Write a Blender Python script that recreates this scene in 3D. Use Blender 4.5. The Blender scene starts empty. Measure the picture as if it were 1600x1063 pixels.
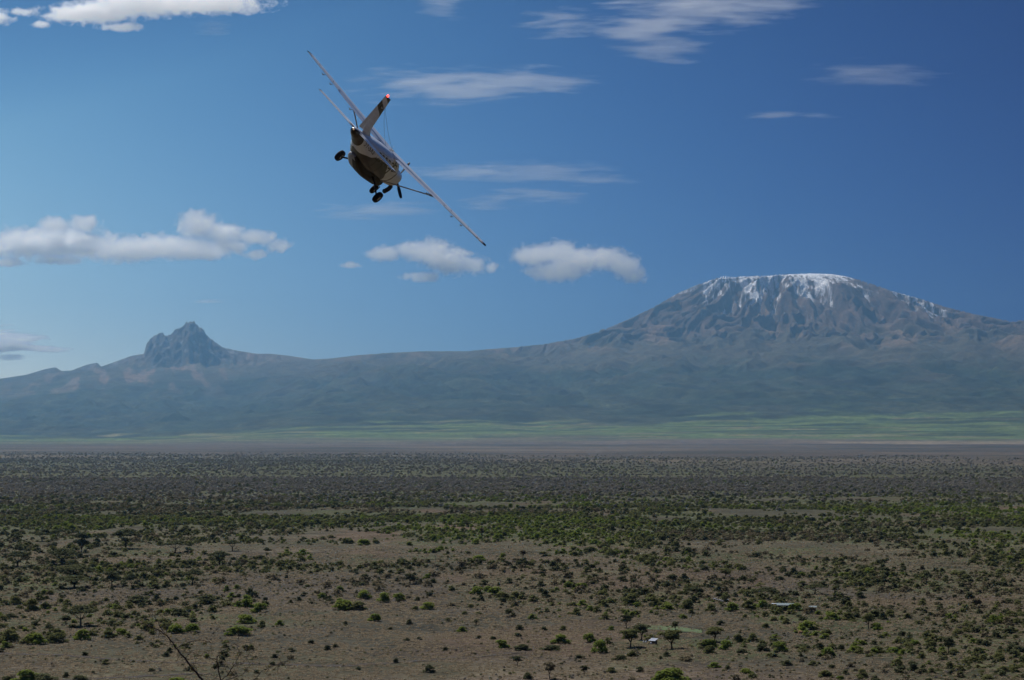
import bpy, bmesh, math, random
import numpy as np
from mathutils import Vector, Matrix
C = bpy.context
scene = C.scene
R = math.radians

# ------------------------------------------------------------------ camera, sky, sun, exposure
F_PX, CX, CY = 3200.0, 800.0, 531.5          # focal length and centre in pixels of the 1600 px wide photograph
TANP = (700.0 - CY) / F_PX
PITCH = math.atan(TANP)
CAM = Vector((0.0, 0.0, 65.0))
cam_d = bpy.data.cameras.new("camera")
cam = bpy.data.objects.new("camera", cam_d)
scene.collection.objects.link(cam)
cam_d.sensor_width = 36.0
cam_d.lens = 36.0 * F_PX / 1600.0
cam_d.clip_start = 0.1
cam_d.clip_end = 300000.0
cam.location = CAM
cam.rotation_euler = (math.pi / 2 + PITCH, 0, 0)
scene.camera = cam

SKY_K = ((-10.959, 19.364, -21.352), (-7.412, 12.683, -12.754), (-3.374, 5.363, -6.365))     # log gain of red, green, blue: constant, towards the sun, with height
SUN_AZ, SUN_EL = -34.0, 53.0                 # degrees, left of the viewing direction / above the horizon
sun_dir = Vector((math.sin(R(SUN_AZ)) * math.cos(R(SUN_EL)), math.cos(R(SUN_AZ)) * math.cos(R(SUN_EL)), math.sin(R(SUN_EL))))
sd = bpy.data.lights.new("sun", 'SUN')
sd.energy = 5.0
sd.angle = R(0.5)
sd.color = (1.0, 0.93, 0.82)
sun = bpy.data.objects.new("sun", sd)
scene.collection.objects.link(sun)
sun.rotation_euler = sun_dir.to_track_quat('Z', 'Y').to_euler()
sun.location = (-60, 40, 200)

w = bpy.data.worlds.new("World")
scene.world = w
w.use_nodes = True
wn, wl = w.node_tree.nodes, w.node_tree.links
wn.clear()
sky = wn.new('ShaderNodeTexSky')
sky.sky_type = 'NISHITA'
sky.sun_disc = False
sky.sun_elevation = R(SUN_EL)
sky.sun_rotation = R(SUN_AZ)
sky.altitude = 1200
sky.air_density = 1.0
sky.dust_density = 0.3
sky.ozone_density = 4.0
bg = wn.new('ShaderNodeBackground')
bg.inputs['Strength'].default_value = 0.13
wo = wn.new('ShaderNodeOutputWorld')
# a polarised sky: deepest away from the sun, paler towards it and towards the horizon
tc_w = wn.new('ShaderNodeTexCoord')
dt = wn.new('ShaderNodeVectorMath'); dt.operation = 'DOT_PRODUCT'; dt.inputs[1].default_value = sun_dir
sz = wn.new('ShaderNodeSeparateXYZ'); cbn = wn.new('ShaderNodeCombineColor'); sx = wn.new('ShaderNodeSeparateColor')
wl.new(tc_w.outputs['Generated'], dt.inputs[0]); wl.new(tc_w.outputs['Generated'], sz.inputs[0]); wl.new(sky.outputs[0], sx.inputs[0])
cl = wn.new('ShaderNodeClamp'); cl.inputs['Min'].default_value = .25; cl.inputs['Max'].default_value = .68; wl.new(dt.outputs['Value'], cl.inputs['Value'])
zc = wn.new('ShaderNodeClamp'); zc.inputs['Min'].default_value = 0; zc.inputs['Max'].default_value = .3; wl.new(sz.outputs[2], zc.inputs['Value'])
for ch in range(3):
    k0, k1, k2 = SKY_K[ch]
    m1 = wn.new('ShaderNodeMath'); m1.operation = 'MULTIPLY_ADD'; m1.inputs[1].default_value = k1; m1.inputs[2].default_value = k0
    m2 = wn.new('ShaderNodeMath'); m2.operation = 'MULTIPLY_ADD'; m2.inputs[1].default_value = k2
    ex = wn.new('ShaderNodeMath'); ex.operation = 'EXPONENT'; ml = wn.new('ShaderNodeMath'); ml.operation = 'MULTIPLY'
    wl.new(cl.outputs[0], m1.inputs[0]); wl.new(zc.outputs[0], m2.inputs[0]); wl.new(m1.outputs[0], m2.inputs[2]); wl.new(m2.outputs[0], ex.inputs[0])
    bl = wn.new('ShaderNodeMapRange'); bl.interpolation_type = 'SMOOTHSTEP'; bl.inputs[1].default_value = .24; bl.inputs[2].default_value = .6
    mxx = wn.new('ShaderNodeMix'); mxx.inputs[3].default_value = (.42, .52, .62)[ch]  # gain lifted overhead, out of view, to add neutral ambient light
    wl.new(sz.outputs[2], bl.inputs[0]); wl.new(bl.outputs[0], mxx.inputs[0]); wl.new(ex.outputs[0], mxx.inputs[2])
    wl.new(mxx.outputs[0], ml.inputs[0]); wl.new(sx.outputs[ch], ml.inputs[1]); wl.new(ml.outputs[0], cbn.inputs[ch])
wl.new(cbn.outputs[0], bg.inputs[0])
wl.new(bg.outputs[0], wo.inputs[0])

scene.view_settings.view_transform = 'Standard'
scene.view_settings.look = 'None'
scene.view_settings.gamma = 1.0
scene.view_settings.use_curve_mapping = False
scene.view_settings.exposure = -0.05
scene.cycles.max_bounces = 32
scene.cycles.diffuse_bounces = 2
scene.cycles.transparent_max_bounces = 12
scene.cycles.volume_bounces = 32
scene.cycles.use_denoising = True
scene.cycles.sample_clamp_indirect = 4.0

# ------------------------------------------------------------------ helpers
rng = np.random.default_rng(7)
random.seed(7)

def tag(o, label=None, cat=None, group=None, kind=None):
    if label: o['label'] = label
    if cat: o['category'] = cat
    if group: o['group'] = group
    if kind: o['kind'] = kind
    return o

def link(name, data, parent=None):
    o = bpy.data.objects.new(name, data)
    scene.collection.objects.link(o)
    if parent is not None: o.parent = parent
    return o

def mesh_np(name, V, quads=None, tris=None, mats=(), smooth=False, mi=None):
    me = bpy.data.meshes.new(name)
    V = np.asarray(V, np.float32)
    loops, starts, tot = [], [], 0
    if quads is not None and len(quads):
        q = np.asarray(quads, np.int32)
        loops.append(q.ravel()); starts.append(np.arange(len(q), dtype=np.int32) * 4); tot = q.size
    if tris is not None and len(tris):
        t = np.asarray(tris, np.int32)
        loops.append(t.ravel()); starts.append(tot + np.arange(len(t), dtype=np.int32) * 3)
    lo, st = np.concatenate(loops), np.concatenate(starts)
    me.vertices.add(len(V)); me.vertices.foreach_set('co', V.ravel())
    me.loops.add(len(lo)); me.loops.foreach_set('vertex_index', lo)
    me.polygons.add(len(st)); me.polygons.foreach_set('loop_start', st)
    if mi is not None: me.polygons.foreach_set('material_index', np.asarray(mi, np.int32))
    for m in mats: me.materials.append(m)
    me.update(calc_edges=True); me.validate()
    if smooth: me.polygons.foreach_set('use_smooth', np.ones(len(st), bool))
    return me

def bm_obj(name, bm, mats, parent=None, smooth=False):
    me = bpy.data.meshes.new(name)
    bm.to_mesh(me); bm.free()
    for m in (mats if isinstance(mats, (list, tuple)) else [mats]): me.materials.append(m)
    if smooth:
        for p in me.polygons: p.use_smooth = True
    return link(name, me, parent)

def box(bm, c, s, rot=None):
    r = bmesh.ops.create_cube(bm, size=1.0)
    M = Matrix.Translation(c) @ (rot.to_4x4() if rot else Matrix.Identity(4)) @ Matrix.Diagonal((*s, 1))
    bmesh.ops.transform(bm, matrix=M, verts=r['verts'])
    return r['verts']

def tube(bm, pts, radii, n=8, caps=True):
    pts = [Vector(p) for p in pts]
    if not hasattr(radii, '__len__'): radii = [radii] * len(pts)
    rings = []
    a = None
    for i, p in enumerate(pts):
        t = (pts[min(i + 1, len(pts) - 1)] - pts[max(i - 1, 0)]).normalized()
        if a is None:
            a = t.orthogonal().normalized()
        a = (a - t * a.dot(t)).normalized()
        b = t.cross(a)
        rings.append([bm.verts.new(p + (a * math.cos(k * 2 * math.pi / n) + b * math.sin(k * 2 * math.pi / n)) * radii[i]) for k in range(n)])
    for i in range(len(rings) - 1):
        for k in range(n):
            bm.faces.new((rings[i][k], rings[i][(k + 1) % n], rings[i + 1][(k + 1) % n], rings[i + 1][k]))
    if caps:
        bm.faces.new(rings[0][::-1]); bm.faces.new(rings[-1])

def loft(bm, rings, close=True, cap0=True, cap1=True):
    vs = [[bm.verts.new(p) for p in r] for r in rings]
    n = len(vs[0])
    fs = []
    for i in range(len(vs) - 1):
        for k in range(n if close else n - 1):
            fs.append(bm.faces.new((vs[i][k], vs[i][(k + 1) % n], vs[i + 1][(k + 1) % n], vs[i + 1][k])))
    if cap0: bm.faces.new(vs[0][::-1])
    if cap1: bm.faces.new(vs[-1])
    return vs, fs

# value noise in numpy
def _hash(ix, iy, seed):
    h = (ix.astype(np.int64) * 374761393 + iy.astype(np.int64) * 668265263 + seed * 974634777) & 0x7fffffff
    h = ((h ^ (h >> 13)) * 1274126177) & 0x7fffffff
    h = h ^ (h >> 16)
    return (h & 0xffff) / 65535.0
def vnoise(x, y, seed=0):
    ix, iy = np.floor(x), np.floor(y)
    fx, fy = x - ix, y - iy
    fx = fx * fx * fx * (fx * (fx * 6 - 15) + 10); fy = fy * fy * fy * (fy * (fy * 6 - 15) + 10)
    a, b = _hash(ix, iy, seed), _hash(ix + 1, iy, seed)
    c, d = _hash(ix, iy + 1, seed), _hash(ix + 1, iy + 1, seed)
    return (a + (b - a) * fx) * (1 - fy) + (c + (d - c) * fx) * fy
def fbm(x, y, oct=5, seed=0, gain=0.5, ridged=False):
    s, a, n = 0.0, 1.0, 0.0
    for o in range(oct):
        v = vnoise(x, y, seed + o * 17)
        if ridged: v = 1 - np.abs(2 * v - 1)
        s = s + a * v; n += a
        a *= gain
        x, y = x * 1.93 * 0.8 - y * 1.93 * 0.6 + 13.7, x * 1.93 * 0.6 + y * 1.93 * 0.8 + 7.1
    return s / n
def sstep(a, b, x):
    t = np.clip((x - a) / (b - a), 0, 1)
    return t * t * (3 - 2 * t)

# materials
def mat(name, col=(0.5, 0.5, 0.5), rough=0.6, metal=0.0, spec=0.5):
    m = bpy.data.materials.new(name); m.use_nodes = True
    b = m.node_tree.nodes['Principled BSDF']
    b.inputs['Base Color'].default_value = (*col, 1)
    b.inputs['Roughness'].default_value = rough
    b.inputs['Metallic'].default_value = metal
    b.inputs['Specular IOR Level'].default_value = spec
    return m
def noisy(name, c1, c2, scale, rough=0.8, bump=0.0, detail=4, spec=0.3):
    m = mat(name, c1, rough, 0, spec)
    nt = m.node_tree; b = nt.nodes['Principled BSDF']
    tc = nt.nodes.new('ShaderNodeTexCoord'); nz = nt.nodes.new('ShaderNodeTexNoise')
    nz.inputs['Scale'].default_value = scale; nz.inputs['Detail'].default_value = detail
    mx = nt.nodes.new('ShaderNodeMix'); mx.data_type = 'RGBA'
    mx.inputs[6].default_value = (*c1, 1); mx.inputs[7].default_value = (*c2, 1)
    nt.links.new(tc.outputs['Object'], nz.inputs['Vector'])
    rp = nt.nodes.new('ShaderNodeMapRange'); rp.inputs[1].default_value = 0.35; rp.inputs[2].default_value = 0.65
    nt.links.new(nz.outputs[0], rp.inputs[0]); nt.links.new(rp.outputs[0], mx.inputs[0])
    nt.links.new(mx.outputs[2], b.inputs['Base Color'])
    if bump:
        bp = nt.nodes.new('ShaderNodeBump'); bp.inputs['Strength'].default_value = bump
        nt.links.new(nz.outputs[0], bp.inputs['Height']); nt.links.new(bp.outputs[0], b.inputs['Normal'])
    return m

# ------------------------------------------------------------------ terrain
def ray(px, py):
    X, Y = (px - CX) / F_PX, (CY - py) / F_PX
    cp, sp = math.cos(PITCH), math.sin(PITCH)
    return np.array([X, cp - sp * Y, sp + cp * Y])
def pix(p):
    cp, sp = math.cos(PITCH), math.sin(PITCH)
    d = np.asarray(p, float) - np.array(CAM)
    u, f = -sp * d[..., 1] + cp * d[..., 2], cp * d[..., 1] + sp * d[..., 2]
    return CX + F_PX * d[..., 0] / f, CY - F_PX * u / f

FX = np.array([0, 3000, 6000, 11000, 15000, 19000, 22000, 27000, 60000.])
FH = np.array([0, 0, 8, 26, 45, 80, 120, 190, 250.])
def foot(y): return np.interp(y, FX, FH)
def plain_h(x, y):
    x, y = np.asarray(x, float), np.asarray(y, float)
    r = np.hypot(x, y)
    h = foot(y) + (fbm(x / 180, y / 180, 3, 3) - 0.5) * 4.5 * sstep(250, 800, r) + (fbm(x / 1500, y / 1500, 3, 5) - .5) * 14 * sstep(2500, 6000, r)
    hill = 63.2 - 0.30 * r + (fbm(x / 14, y / 14, 4, 9) - .5) * 1.6 * sstep(2, 12, r)
    k = 10.0
    return k * np.logaddexp(h / k, hill / k)
def on_ground(px, py):
    d = ray(px, py)
    t = 300.0
    prev = t
    while t < 20000:
        p = np.array(CAM) + d * t
        if p[2] < plain_h(p[0], p[1]): break
        prev = t; t *= 1.01
    a, b = prev, t
    for _ in range(24):
        m = (a + b) / 2; p = np.array(CAM) + d * m
        if p[2] < plain_h(p[0], p[1]): b = m
        else: a = m
    p = np.array(CAM) + d * b
    return p[0], p[1], float(plain_h(p[0], p[1]))

# skyline of the photograph, read as heights at 50 km
SK = np.array([(-900, 640), (-500, 622), (-200, 603), (0, 592), (40, 586), (70, 577), (86, 574), (96, 580), (112, 579), (135, 570), (151, 567), (158, 573), (175, 567), (205, 556), (224, 553),
  (229, 536), (236, 527), (245, 522), (252, 519), (258, 525), (267, 522), (272, 515), (284, 511), (288, 505), (296, 502), (304, 503), (309, 511), (317, 514), (321, 523), (331, 531), (347, 543), (370, 548), (400, 553), (422, 553), (450, 556), (490, 562),
  (520, 560), (560, 555), (600, 552), (660, 549), (730, 549), (760, 546), (800, 543), (850, 538), (900, 529), (940, 517), (980, 500), (1020, 481), (1060, 458), (1090, 445), (1110, 438), (1125, 433),
  (1160, 432), (1200, 430), (1240, 428), (1270, 427), (1300, 428), (1320, 431), (1340, 436), (1370, 446), (1400, 456), (1440, 467), (1480, 480), (1520, 490), (1560, 498), (1580, 503), (1605, 500), (1700, 505), (2000, 545), (2500, 610)], float)
LO = np.array([(-900, 640), (-500, 622), (-200, 605), (0, 594), (70, 586), (150, 577), (226, 567), (300, 563), (380, 561), (450, 560), (490, 562), (520, 560), (560, 555), (600, 552), (660, 549), (730, 549), (760, 546), (800, 543),
  (850, 539), (900, 533), (980, 524), (1100, 514), (1255, 508), (1400, 506), (1580, 504), (1605, 501), (1700, 505), (2000, 545), (2500, 610)], float)
YC = 50000.0
def sk_h(py): return 65.0 + YC * (700.0 - py) / F_PX
def sk_x(px): return YC * (px - 800.0) / F_PX
XK = sk_x(1255)
GU = np.array([-.5, 0, .1, .233, .4, .5, .77, .9, 1.0]); GV = np.array([0, 0, .02, .09, .25, .36, .76, .92, 1.0])
def mountain(x, y):
    """height, and the masks used for the ground colours"""
    u = (y - 20000.0) / 30000.0
    G = np.where(u <= 1, np.interp(u, GU, GV), 1 - 0.9 * (u - 1) * 3.0)
    hl = sk_h(np.interp(x, sk_x(LO[:, 0]), LO[:, 1]))
    ft = foot(y)
    G = np.where(u < 1, np.clip(G, 0, 1) ** (1 + .7 * sstep(sk_x(640), sk_x(420), x)), G)
    low = ft + (hl - ft) * G
    # broad ribs and gullies that run down the slope, and small cones
    wx = x + (fbm(x / 2600, y / 2600, 3, 41) - .5) * 2600
    ribs = fbm(wx / 1500 + (y - 50000) * 0.00022, y / 6500, 5, 21, 0.55, True) - .62
    ang0 = np.sin((x - XK) / 9000.0)
    rough = fbm(x / 700, y / 700, 5, 31, .55) - .5
    amp = sstep(0.05, 0.7, u) * (1 - .75 * sstep(.9, 1.0, u))
    amp = amp * (1 - .75 * sstep(sk_x(650), sk_x(380), x) * sstep(.45, .8, u))
    low = low + amp * (ribs * 520 + rough * 260) + (1 - amp) * sstep(-.05, .1, u) * ((fbm(x / 1800, y / 900, 4, 51) - .5) * 46)
    # main cone
    dx, dy = x - XK, y - YC
    r = np.hypot(dx, dy)
    th = np.arctan2(-dy, dx)                      # 0 = right, pi/2 = towards the viewer
    EL = np.interp(XK - r, sk_x(SK[:, 0]), sk_h(SK[:, 1])) - np.interp(XK - r, sk_x(LO[:, 0]), sk_h(LO[:, 1]))
    ER = np.interp(XK + r, sk_x(SK[:, 0]), sk_h(SK[:, 1])) - np.interp(XK + r, sk_x(LO[:, 0]), sk_h(LO[:, 1]))
    wR = (1 + np.cos(th)) / 2
    Kb = np.clip(EL, 0, None) * (1 - wR) + np.clip(ER, 0, None) * wR
    Kb = np.where(r < 6200, Kb, Kb * sstep(7600, 6200, r))
    thw = th + (fbm(x / 900, y / 900, 3, 61) - .5) * .28
    gul = fbm(thw * 6.5, r / 5200, 5, 71, .6, True)
    gul2 = fbm(thw * 17, r / 2600, 4, 81, .6, True)
    face = sstep(1600, 2600, r) * sstep(9500, 5200, r)
    front = np.clip(np.sin(th) * 1.6 + .25, 0.08, 1)
    Kb = Kb + face * front * ((gul - .62) * 900 + (gul2 - .6) * 330)
    h = low + Kb
    # rocky peak
    XM = sk_x(290)
    xe = x * YC / y
    EM = np.interp(xe, sk_x(SK[:, 0]), sk_h(SK[:, 1])) - np.interp(xe, sk_x(LO[:, 0]), sk_h(LO[:, 1]))
    EM = np.where(xe < sk_x(490), np.clip(EM, 0, None), 0)
    jag = fbm(x / 420, y / 420, 5, 91, .6, True)
    dep = np.clip(1 - (np.abs(dy) / (700 + 1.1 * EM)) ** 1.9, 0, 1)
    near = np.clip((EM - 60) / 500, 0, 1)
    Mw = EM * dep + dep * (1 - dep) * near * (jag - .55) * 1500 + dep * near * (jag - .6) * 230 + dep * near * (fbm(xe / 95, y / 95, 3, 97) - .5) * 300
    h = h + Mw
    spur = np.exp(-((x - XM) / 3200.0) ** 2) * sstep(-7500, -600, dy) * sstep(300, -600, dy)
    h = h + spur * ((fbm(x / 800 + dy * .0002, y / 3000, 4, 95, .55, True) - .6) * 420)
    return h, dict(u=u, r=r, th=th, gul=gul, gul2=gul2, Kb=Kb, EM=EM * dep, ribs=ribs, rough=rough)

def fan(angles, ys):
    T = np.tan(np.radians(angles))
    X = ys[:, None] * T[None, :]
    Y = np.repeat(ys[:, None], len(angles), 1)
    n, m = X.shape
    i = np.arange(n * m).reshape(n, m)
    q = np.stack([i[:-1, :-1], i[:-1, 1:], i[1:, 1:], i[1:, :-1]], -1)
    return X, Y, q
def colour_attr(me, col):
    a = me.color_attributes.new('albedo', 'FLOAT_COLOR', 'POINT')
    c = np.ones((len(col), 4), np.float32); c[:, :3] = col
    a.data.foreach_set('color', c.ravel())
def lerp(a, b, t): return a + (np.asarray(b) - a) * t[..., None]

def terrain_mat(name, scale, lo, hi, bump=0.0, bscale=1.0, bdist=1.0, broad=None):
    m = mat(name, (.2, .2, .2), 0.95, 0, 0.1)
    nt = m.node_tree; b = nt.nodes['Principled BSDF']
    at = nt.nodes.new('ShaderNodeAttribute'); at.attribute_name = 'albedo'
    geo = nt.nodes.new('ShaderNodeNewGeometry')
    nz = nt.nodes.new('ShaderNodeTexNoise'); nz.inputs['Scale'].default_value = scale; nz.inputs['Detail'].default_value = 6; nz.inputs['Roughness'].default_value = .65
    nt.links.new(geo.outputs['Position'], nz.inputs['Vector'])
    mr = nt.nodes.new('ShaderNodeMapRange'); mr.inputs[1].default_value = .3; mr.inputs[2].default_value = .7; mr.inputs[3].default_value = lo; mr.inputs[4].default_value = hi
    nt.links.new(nz.outputs[0], mr.inputs[0])
    mx = nt.nodes.new('ShaderNodeVectorMath'); mx.operation = 'SCALE'
    nt.links.new(at.outputs['Color'], mx.inputs[0]); nt.links.new(mr.outputs[0], mx.inputs['Scale'])
    last = mx.outputs[0]
    for sc_, a_, b_ in (broad or ()):
        n3 = nt.nodes.new('ShaderNodeTexNoise'); n3.inputs['Scale'].default_value = sc_; n3.inputs['Detail'].default_value = 5; n3.inputs['Roughness'].default_value = .6
        nt.links.new(geo.outputs['Position'], n3.inputs['Vector'])
        r3 = nt.nodes.new('ShaderNodeMapRange'); r3.inputs[1].default_value = .35; r3.inputs[2].default_value = .65; r3.inputs[3].default_value = a_; r3.inputs[4].default_value = b_
        v3 = nt.nodes.new('ShaderNodeVectorMath'); v3.operation = 'SCALE'
        nt.links.new(n3.outputs[0], r3.inputs[0]); nt.links.new(last, v3.inputs[0]); nt.links.new(r3.outputs[0], v3.inputs['Scale']); last = v3.outputs[0]
    nt.links.new(last, b.inputs['Base Color'])
    if bump:
        n2 = nt.nodes.new('ShaderNodeTexNoise'); n2.inputs['Scale'].default_value = bscale; n2.inputs['Detail'].default_value = 5
        nt.links.new(geo.outputs['Position'], n2.inputs['Vector'])
        bp = nt.nodes.new('ShaderNodeBump'); bp.inputs['Strength'].default_value = bump; bp.inputs['Distance'].default_value = bdist
        nt.links.new(n2.outputs[0], bp.inputs['Height']); nt.links.new(bp.outputs[0], b.inputs['Normal'])
    return m

# how dense the scrub is, read off the photograph
PY_ROWS = [700, 730, 770, 790, 815, 840, 865, 890, 915, 940, 965, 1000, 1030, 1063]
DEN = [[1] * 9, [1] * 9, [1] * 9, [.9, .85, .8, .8, .75, .75, .8, .6, .6], [.85, .8, .7, .45, .35, .5, .75, .5, .55], [.75, .75, .6, .4, .3, .4, .75, .8, .9], [.6, .6, .5, .3, .35, .5, .6, .75, .85],
       [.6, .6, .45, .3, .3, .35, .5, .5, .75], [.5, .5, .45, .3, .3, .35, .4, .5, .65], [.4, .4, .4, .3, .3, .5, .5, .6, .7], [.3, .35, .4, .15, .15, .3, .4, .5, .55], [.35, .2, .1, .10, .14, .4, .5, .5, .5],
       [.03, .03, .04, .06, .10, .32, .4, .45, .45], [.05, .03, .05, .07, .12, .35, .45, .5, .5]]
DEN = np.array(DEN)
def density(px, py):
    gx = np.clip(px / 200, 0, 7.999); i = gx.astype(int); fx = gx - i
    r = np.interp(py, PY_ROWS, np.arange(14)); j = np.clip(r.astype(int), 0, 12); fy = r - j
    return (DEN[j, i] * (1 - fx) + DEN[j, i + 1] * fx) * (1 - fy) + (DEN[j + 1, i] * (1 - fx) + DEN[j + 1, i + 1] * fx) * fy

def clumps(x, y):
    return fbm(x / 44, y / 75, 4, 301) * .5 + fbm(x / 210, y / 260, 4, 307) * .5
def scrub_edge(x, y):
    """distance at which the scrub, darkened for cloud shade, gives way to the bare plain"""
    px = 800 + 3200 * x / np.maximum(y, 1)
    return np.interp(px, [-200, 300, 700, 1000, 1300, 1800], [9600, 9000, 8200, 6800, 6200, 5600]) + (fbm(px / 170, y / 4000, 4, 303) - .5) * 4200
# ground sheet
def build_ground():
    core = np.arange(-19, 19.01, .06)
    side = np.linspace(19, 66, 60)[1:]
    ang = np.concatenate([-side[::-1], core, side])
    ys = np.concatenate([np.linspace(-30, -2, 8), [-1, -.4], np.array([.4, 1.0]), np.geomspace(2, 300, 60), np.geomspace(303, 1500, 230), np.geomspace(1512, 22800, 220)])
    T = np.tan(np.radians(ang))
    wid = np.maximum(ys, 0) + 30 * np.exp(-np.abs(ys) / 60.)
    X = wid[:, None] * T[None, :]
    Y = np.repeat(ys[:, None], len(ang), 1)
    n, m = X.shape
    i = np.arange(n * m).reshape(n, m)
    q = np.stack([i[:-1, :-1], i[:-1, 1:], i[1:, 1:], i[1:, :-1]], -1).reshape(-1, 4)
    Z = plain_h(X, Y) - 40 * sstep(20400, 22800, Y) 
    _, py = pix(np.stack([X, np.maximum(Y, 50), Z], -1))
    # soil, grass and scrub colours with cloud shade put in, deepest in the far band
    tan = np.array((.200, .152, .112)); olive = np.array((.138, .132, .074)); dark = np.array((.125, .115, .090)); pink = np.array((.24, .150, .120)); pale = np.array((.30, .235, .165))
    n1 = fbm(X / 130, Y / 130, 5, 101); n2 = fbm(X / 30, Y / 30, 4, 111); n3 = fbm(X / 420, Y / 420, 4, 121); n4 = fbm(X / 2600, Y / 1300, 5, 131)
    c = np.broadcast_to(tan, X.shape + (3,)).copy()
    c = lerp(c, olive, .85 * sstep(.37, .52, n1))
    c = lerp(c, np.array((.15, .138, .088)), .75 * sstep(1000, 1500, Y))
    c = lerp(c, pale, .45 * sstep(.56, .75, n2))
    c = lerp(c, dark * .75, .6 * sstep(.46, .66, n3))
    c = lerp(c, olive * .7, .7 * sstep(1300, 2200, Y) * sstep(.36, .6, fbm(X / 500, Y / 500, 4, 141)))
    far = sstep(1900, 3800, Y + (n4 - .5) * 1600)
    c = lerp(c, dark * .80, .88 * far)  # dark far band stands in for a cloud shadow
    pxg, pyg = pix(np.stack([X, np.maximum(Y, 50), Z], -1))
    dn = density(np.clip(pxg, 0, 1600), np.clip(pyg, 700, 1063)) * (Y > 300)
    cov = sstep(.25, .85, dn + (clumps(X, Y) - .5) * 2.6)
    c = lerp(c, np.array((.235, .150, .100)), .55 * sstep(.56, .70, fbm(X / 90, Y / 140, 4, 145)))
    c = lerp(c, np.array((.150, .155, .072)), .85 * cov)
    c = lerp(c, np.array((.125, .150, .055)), .6 * sstep(.55, .68, fbm(X / 60, Y / 110, 4, 147)) * sstep(.15, .4, dn))
    eg = scrub_edge(X, Y)
    plain2 = sstep(-3600, 4200, Y - eg + (fbm(X / 700, Y / 1500, 4, 305) - .5) * 5000)
    strips = fbm(X / 2200, Y / 420, 5, 151)
    cc = lerp(np.broadcast_to(np.array((.165, .128, .100)), X.shape + (3,)), pale, sstep(.52, .68, strips))
    cc = lerp(cc, np.array((.085, .085, .06)), sstep(.5, .38, fbm(X / 1500, Y / 600, 5, 161)) * .8)
    c = c * (1 - plain2[..., None]) + cc * plain2[..., None]
    me = mesh_np('ground', np.stack([X, Y, Z], -1).reshape(-1, 3), quads=q, mats=[terrain_mat('dry_grassland', .38, .16, .80, 1.0, .7, .5, ((.045, .62, 1.22), (.013, .78, 1.15)))], smooth=True)
    colour_attr(me, c.reshape(-1, 3))
    tag(link('ground', me), 'dry reddish grassland plain dotted with scrub', None, None, 'structure')
build_ground()

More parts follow.
